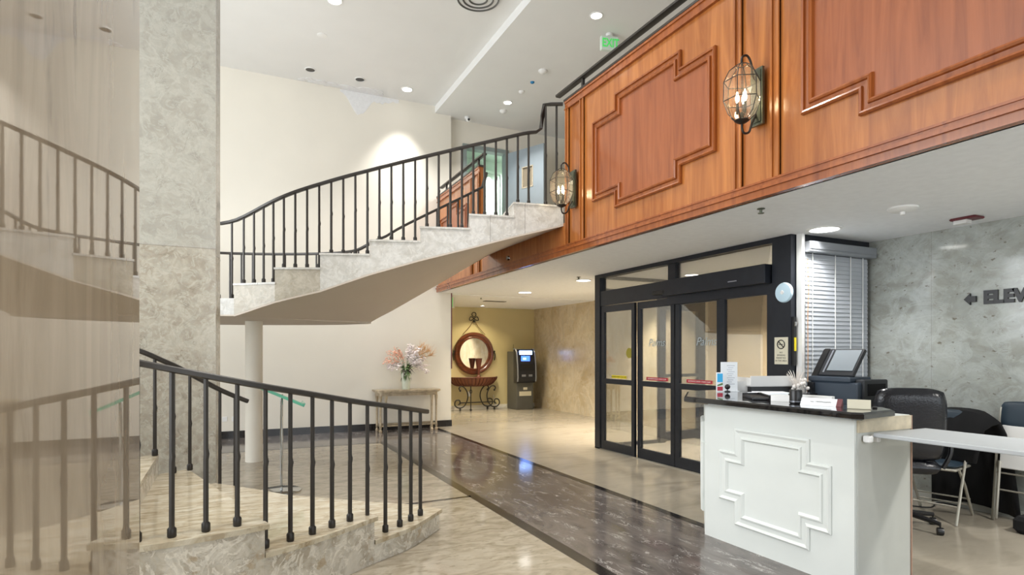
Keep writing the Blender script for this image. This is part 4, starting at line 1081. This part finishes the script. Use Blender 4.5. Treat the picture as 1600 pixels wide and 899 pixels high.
# coat over its back, falling to the floor
ctm = MB(); rows = []
prof = [(5.54, .49), (5.62, .76), (5.70, .90), (5.76, .915), (5.82, .82), (5.87, .55), (5.90, .28), (5.92, .02)]
vs = []; nY = 14
for i, (x, z) in enumerate(prof):
    for j in range(nY + 1):
        t_ = j / nY; e = (2 * t_ - 1); y = 3.02 - .03 + e * (.23 + .012 * i) - (.06 * i / 7 if e < 0 else 0)
        zz = z - (.10 * abs(e) ** 3 if 1 < i < 5 else 0) + (.06 * (1 - abs(e)) if i == 7 else 0)
        vs.append((x + .014 * math.sin(j * 1.9 + i * .6) * (i / 7 + .2), y, max(.012, zz)))
fs = [(i * (nY + 1) + j, i * (nY + 1) + j + 1, (i + 1) * (nY + 1) + j + 1, (i + 1) * (nY + 1) + j) for i in range(7) for j in range(nY)]
ctm._add(vs, fs, True)
coat = ctm.build('black_coat', 'cloth_black'); tag(coat, 'black coat draped over the folding chair and hanging to the floor', 'coat')
md_ = coat.modifiers.new('thickness', 'SOLIDIFY'); md_.thickness = .02; md_.offset = 0
tag(MB().rbox(5.30, 5.55, 3.40, 3.80, 0, .38, .06).build('black_bag', 'cloth_black'), 'dark bag standing on the floor behind the folding chair', 'bag')
# folded chair leaning on the wall
fc = thing('folding_chair', (5.9, 2.50, 0), 'folded folding chair with blue back pad leaning against the marble wall', 'chair')
FM = frame_M((5.79, 2.53, 0), (0, -1, 0), Vector((.11, 0, 1)))
for x in (-.23, .23): MB(FM).tube([(x, 0.0, 0), (x, .60, .0), (x * .92, .95, 0)], .012, 8).build('leg', 'chair_metal', fc)
for x in (-.19, .19): MB(FM).tube([(x, 0.02, .035), (x, .50, .03)], .011, 8).build('leg', 'chair_metal', fc)
for z_ in (.26, .40): MB(FM).cyl((-.22, z_, 0), (.22, z_, 0), .008, 6).build('stretcher', 'chair_metal', fc)
MB(FM).rbox(-.195, .195, .44, .80, .01, .03, .008).build('seat_pan', 'white', fc)
cushion(FM @ Matrix.Translation((0, .885, 0)) @ Matrix.Rotation(-PI / 2, 4, 'X'), .44, .24, .06, 'backrest', 'vinyl_blue', fc)
tag(MB().rbox(5.50, 5.74, 2.22, 2.50, 0, .13, .03).build('shoe_bag', 'cloth_black'), 'low black bag on the floor at the right edge below the folded chair', 'bag')
tag(MB().tube(catmull([(5.3, 3.3, .008), (5.45, 3.28, .008), (5.55, 3.36, .01), (5.7, 3.2, .008), (5.9, 3.25, .02), (5.97, 3.1, .01)], 6), .006, 6).build('extension_lead', 'black'), 'black power cord lying on the floor behind the chairs', 'cord')
tag(MB().rbox(5.16, 5.34, 3.33, 3.40, 0, .03, .006).build('power_strip', 'chair_metal'), 'pale power strip on the floor beside the folding chair', 'power strip')

# ================================================================= HALL: MIRROR, CONSOLE, ATM
mr = thing('round_mirror', (5.47, 13.72, .86), 'round mirror in a dark red wooden frame hung on a rope', 'mirror')
mc = (5.47, 13.72, 1.39)
MB().lathe([(.375, -.03), (.385, -.055), (.41, -.06), (.43, -.045), (.46, -.07), (.50, -.075), (.525, -.05), (.53, 0)], mc, 48, 'y').build('frame', 'mirror_wood', mr)
MB().lathe([(.375, -.02), (.375, -.034)], mc, 48, 'y').build('glass', 'mirror', mr)
for s_ in (-1, 1):
    MB().tube(catmull([(5.47 + s_ * .02, 13.70, 2.20), (5.47 + s_ * .12, 13.70, 2.05), (5.47 + s_ * .30, 13.70, 1.86)], 5), .009, 6).build('rope', simple('rope_brown', srgb(110, 84, 50), .8), mr)
    MB().tube(catmull([(5.47 + s_ * .53, 13.68, 1.42), (5.47 + s_ * .56, 13.67, 1.36), (5.47 + s_ * .54, 13.67, 1.22)], 4), .014, 6).ball((5.47 + s_ * .54, 13.67, 1.44), .025, 8).build('side_tassel', 'iron', mr)
MB().tube([(5.47 + .055 * math.cos(a * PI / 8), 13.70, 2.36 + .055 * math.sin(a * PI / 8)) for a in range(16)], .010, 6, closed=True).tube(catmull([(5.47, 13.70, 2.27), (5.38, 13.70, 2.30), (5.35, 13.70, 2.22), (5.42, 13.70, 2.22), (5.47, 13.70, 2.27), (5.56, 13.70, 2.30), (5.59, 13.70, 2.22), (5.52, 13.70, 2.22), (5.47, 13.70, 2.27)], 4), .010, 6).ball((5.47, 13.69, 2.19), .035, 8).build('bow_hook', 'iron', mr)
ctb = thing('wicker_console', (5.43, 13.45, 0), 'half-round dark wicker console table on scrolled iron legs below the mirror', 'console table')
bk = MB(); vs = []; N = 40
prof = [(.62, .80), (.64, .80), (.61, .74), (.54, .66), (.47, .615), (.42, .60)]
for r_, z in prof:
    for k in range(N): a = PI + PI * k / (N - 1); vs.append((5.43 + r_ * math.cos(a), 13.70 + .42 * r_ / .62 * math.sin(a), z))
bk._add(vs, [(i * N + k, i * N + k + 1, (i + 1) * N + k + 1, (i + 1) * N + k) for i in range(5) for k in range(N - 1)] + [tuple(range(5 * N, 6 * N))])
bk.build('basket_body', simple('basket_inside', srgb(128, 78, 54), .6), ctb)
rb = MB()
for k in range(0, N, 2):
    rb.tube([(Vector(vs[i * N + k]) + Vector((0, -.006, 0))) for i in range(1, 6)], .012, 5)
rb.tube([vs[N + k] for k in range(N)], .014, 6); rb.tube([vs[5 * N + k] for k in range(N)], .014, 6)
rb.build('basket_ribs', 'basket', ctb)
q = MB(); q.prism([(vs[k][0], vs[k][1]) for k in range(N)], .785, .80); q.build('table_top', simple('table_top_tan', srgb(178, 142, 104), .4), ctb)


def scroll(cx, s_, y, parent):
    pts = [(.00, .60), (-.06, .56), (-.04, .49), (.02, .50), (.01, .55)]
    main = catmull([(cx - s_ * .10, y, .50), (cx - s_ * .13, y, .54), (cx - s_ * .09, y, .59), (cx + s_ * .0, y, .57), (cx + s_ * .085, y, .44), (cx + s_ * .09, y, .28), (cx + s_ * .0, y, .11), (cx - s_ * .14, y, .075), (cx - s_ * .235, y, .15), (cx - s_ * .21, y, .25), (cx - s_ * .12, y, .26), (cx - s_ * .10, y, .18), (cx - s_ * .15, y, .16)], 5)
    MB().tube(main, .015, 7).ball((cx - s_ * .10, y, .49), .026, 7).cyl((cx - s_ * .1, y, .0), (cx - s_ * .1, y, .075), .018, 8).ball((cx - s_ * .1, y, .03), .03, 8, .9).build('scroll_leg', 'iron', parent)


scroll(5.10, 1, 13.42, ctb); scroll(5.80, -1, 13.42, ctb); scroll(5.70, -1, 13.62, ctb)
MB().cyl((5.24, 13.33, .02), (5.24, 13.33, .60), .013, 8).ball((5.24, 13.33, .03), .03, 8).tube([(5.24 + .03 * math.cos(a * PI / 6), 13.33, .47 + .045 * math.sin(a * PI / 6)) for a in range(12)], .008, 5, closed=True).build('centre_leg', 'iron', ctb)
MB().box(4.98, 5.92, 13.40, 13.425, .185, .21).build('stretcher', 'iron', ctb)
vz = thing('tall_vase', (5.50, 13.45, .80), 'slim dark fluted vase standing on the wicker console in front of the mirror', 'vase')
MB().lathe([(.045, 0), (.05, .02), (.022, .06), (.03, .10), (.055, .28), (.085, .45), (.09, .47), (.08, .47), (.05, .28)], (5.50, 13.47, .80), 20).build('body', 'basket', vz)

atm = thing('cash_machine', (6.56, 13.42, 0), 'grey free-standing cash machine with lit blue sign in the hallway corner', 'cash machine')
AMx = yawM(6.60, 13.36, 0, math.radians(0))
MB(AMx).rbox(-.24, .22, -.26, .30, 0, 1.44, .012).build('cabinet', 'atm', atm)
q = MB(AMx)
vv = []
pf = [(-.26, .66), (-.32, .70), (-.34, .80), (-.325, 1.10), (-.27, 1.40), (-.22, 1.49), (-.10, 1.50)]
for y, z in pf: vv += [(-.25, y, z), (.25, y, z)]
vv += [(-.25, -.10, .66), (.25, -.10, .66)]
n = len(pf)
q._add(vv, [(2 * i, 2 * i + 1, 2 * i + 3, 2 * i + 2) for i in range(n - 1)] + [(2 * n - 2, 2 * n - 1, 2 * n + 1, 2 * n), (2 * n, 2 * n + 1, 1, 0), tuple([2 * i for i in range(n)] + [2 * n]), tuple([2 * i + 1 for i in range(n)][::-1] + [2 * n + 1])][:-1] + [tuple([2 * n + 1] + [2 * i + 1 for i in range(n)][::-1])])
fa = q.build('fascia', 'atm_dark', atm)
for s_ in (-1, 1): MB(AMx).tube([(s_ * .25, y - .012, z) for y, z in pf[1:]], .018, 8).build('side_trim', 'silver', atm)
MB(AMx).box(-.17, .17, -.285, -.262, 1.36, 1.46, ).build('lit_sign', 'atm_sign', atm)
MB(AMx).box(-.20, .20, -.30, -.28, 1.18, 1.35).build('screen_bezel', 'atm_dark', atm)
MB(AMx).box(-.14, .10, -.308, -.30, 1.20, 1.33).build('screen', 'atm_screen', atm)
MB(AMx).box(-.09, -.01, -.311, -.308, 1.24, 1.28).build('screen_highlight', 'atm_sign', atm)
MB(AMx).box(-.17, .17, -.335, -.31, 1.03, 1.13).box(-.19, .19, -.36, -.32, .99, 1.01).build('keypad_shelf', 'black', atm)
MB(AMx).box(-.14, -.03, -.345, -.335, .82, .87).build('receipt_slot', 'silver', atm); MB(AMx).box(.05, .15, -.345, -.335, .82, .87).build('card_slot', 'silver', atm)
MB(AMx).box(-.06, .05, -.265, -.26, .49, .55).build('label_sticker', 'cream_sign', atm); MB(AMx).box(-.17, .16, -.265, -.26, .34, .45).build('notice_sticker', 'cream_sign', atm)
MB(AMx).cyl((-.16, .1, 1.44), (-.16, .1, 1.62), .004, 6).build('antenna', 'black', atm)
tag(MB().tube(catmull([(6.0, 13.70, .35), (6.05, 13.70, .1), (6.2, 13.69, .03), (6.35, 13.68, .08)], 5), .008, 6).build('white_cable', 'white'), 'white cable loop on the yellow wall left of the cash machine', 'cable')
tag(MB().box(5.32, 5.40, 13.742, 13.75, .32, .44).build('wall_socket', 'white'), 'socket on the yellow wall under the wicker console', 'socket')

# ================================================================= GOLD CONSOLE AND FLOWERS
gc = thing('gold_console', (2.90, 10.5, 0), 'aged gold console table with rounded ends against the cream wall', 'console table')
N = 12


def cap_poly(x0, x1, y0, y1, r):
    return [(x0, y1), (x0, y0 + r)] + [(x0 + r - r * math.cos(a * PI / 12), y0 + r - r * math.sin(a * PI / 12)) for a in range(1, 6)] + [(x0 + r, y0)] + [(x1 - r, y0)] + [(x1 - r + r * math.sin(a * PI / 12), y0 + r - r * math.cos(a * PI / 12)) for a in range(1, 6)] + [(x1, y0 + r), (x1, y1)]


MB().prism(cap_poly(2.30, 3.48, 10.30, 10.70, .08), .715, .745).prism(cap_poly(2.32, 3.46, 10.32, 10.70, .07), .700, .715).build('table_top', 'gold', gc)
MB().prism(cap_poly(2.35, 3.43, 10.35, 10.68, .06), .64, .70).build('apron', 'gold', gc)
for x, y in ((2.38, 10.38), (3.40, 10.38), (2.38, 10.66), (3.40, 10.66), (2.47, 10.36), (3.31, 10.36)):
    MB().lathe([(.028, 0), (.032, .03), (.018, .05), (.024, .10), (.020, .14), (.017, .20), (.020, .55), (.028, .60), (.03, .64)], (x, y, 0), 12).build('leg', 'gold', gc)
MB().box(2.38, 3.40, 10.37, 10.39, .10, .125).box(2.38, 3.40, 10.65, 10.67, .10, .125).box(2.37, 2.39, 10.38, 10.66, .10, .125).box(3.39, 3.41, 10.38, 10.66, .10, .125).build('stretcher', 'gold', gc)
va = thing('flower_vase', (2.87, 10.5, .745), 'white vase with coral, white and straw dried flowers on the gold console', 'flower arrangement')
MB().lathe([(.065, 0), (.072, .01), (.075, .12), (.088, .24), (.098, .30), (.09, .30), (.07, .12)], (2.87, 10.5, .745), 24).build('vase', 'vase', va)
random.seed(21)


def spray(name, mat, stems, rad, n, parent, droop=0.0, tuft=False):
    st_ = MB(); fl_ = MB()
    for (dx, dz, dy) in stems:
        p0 = Vector((2.87, 10.5, 1.02)); p3 = Vector((2.87 + dx, 10.5 + dy, 1.02 + dz)); p1 = p0.lerp(p3, .45) + Vector((0, 0, .10 + droop))
        cv = catmull([p0, p1, p3], 8); st_.tube(cv, .003, 4)
        m_ = len(cv)
        for k in range(n):
            i = min(m_ - 1, int(m_ * (.45 + .55 * random.random()))); c = cv[i]
            r_ = rad * (.5 + random.random()) ; o_ = Vector((random.gauss(0, 1), random.gauss(0, .7), random.gauss(0, 1))) * .022
            if tuft:
                e = c + (p3 - p0).normalized() * .07 + o_ * 2; fl_.tube([c, e], [.003, .001], 4)
            else:
                for a in range(2):
                    d = Vector((random.uniform(-1, 1), random.uniform(-1, 1), random.uniform(-1, 1))).normalized() * r_
                    fl_.ball(c + o_ + d * .6, r_ * .55, 4, .6)
    fl_.v; st_.f and st_
    for p, f_, s_ in ((st_.v, st_.f, st_.sm),):
        pass
    o = fl_.build(name, mat, parent)
    st_.build('stems', 'green', o)


spray('coral_plumes', 'coral', [(-.36, .28, 0), (-.30, .40, .05), (-.18, .48, 0), (-.40, .22, -.05), (-.22, .38, -.06), (-.12, .40, .03)], .018, 34, va)
spray('white_blossoms', 'petal', [(.06, .50, 0), (.14, .52, .04), (.22, .44, -.05), (.34, .28, 0), (.40, .16, .03), (.42, .04, -.03), (.26, .22, -.08), (-.32, .14, 0), (-.26, .10, -.06), (.16, .36, -.05), (.30, .12, -.04), (.10, .42, .02), (.20, .30, -.06)], .026, 34, va)
spray('straw_plumes', 'straw', [(.36, .46, .02), (.44, .42, 0), (.48, .34, .03), (.30, .50, .04)], .01, 70, va, tuft=True)
lf = MB(); dkl = MB()
for k in range(80):
    a = random.uniform(0, 2 * PI); h = random.uniform(-.20, .16); r_ = random.uniform(.05, .17) * (1.2 if h > -.1 else .8)
    p0 = Vector((2.87, 10.5, 1.04)); e = Vector((2.87 + r_ * math.cos(a), 10.5 - abs(r_ * math.sin(a)), 1.05 + h)); mm = p0.lerp(e, .6) + Vector((0, 0, .06)); sd = Vector((0, 0, 1)).cross(e - p0).normalized() * .018
    (lf if k % 3 else dkl)._add([p0, mm + sd, e, mm - sd], [(0, 1, 2, 3)])
lf.build('leaves', 'green', va); dkl.build('dark_leaves', 'dark_leaf', va)

# ---- chrome stand with sloping green glass plate
sd_ = thing('sign_stand', (.46, 6.42, 0), 'chrome floor stand with a sloping green-edged glass plate behind the railing', 'stand')
MB().lathe([(.20, 0), (.20, .012), (.19, .018), (.03, .022)], (.46, 6.42, 0), 36).build('base', 'chrome', sd_)
MB().cyl((.47, 6.45, .02), (.47, 6.45, .98), .014, 12).build('pole', 'chrome', sd_)
PM = frame_M((.42, 6.45, .985), Vector((.90, -.05, -.42)), Vector((.05, 1, 0)))
MB(PM).box(-.24, .27, -.17, .17, .0, .008).build('glass_plate', 'glass_green', sd_)
MB(PM).box(-.25, .28, -.18, -.17, -.008, .02).box(.27, .285, -.18, .18, -.008, .03).build('plate_rim', 'glass_green', sd_)
tag(MB().rbox(-.12, -.045, WY - .008, WY, .28, .36, .003).rbox(.02, .06, WY - .008, WY, .28, .36, .003).build('wall_socket', 'white'), 'white double socket on the cream wall beside the round column', 'socket')
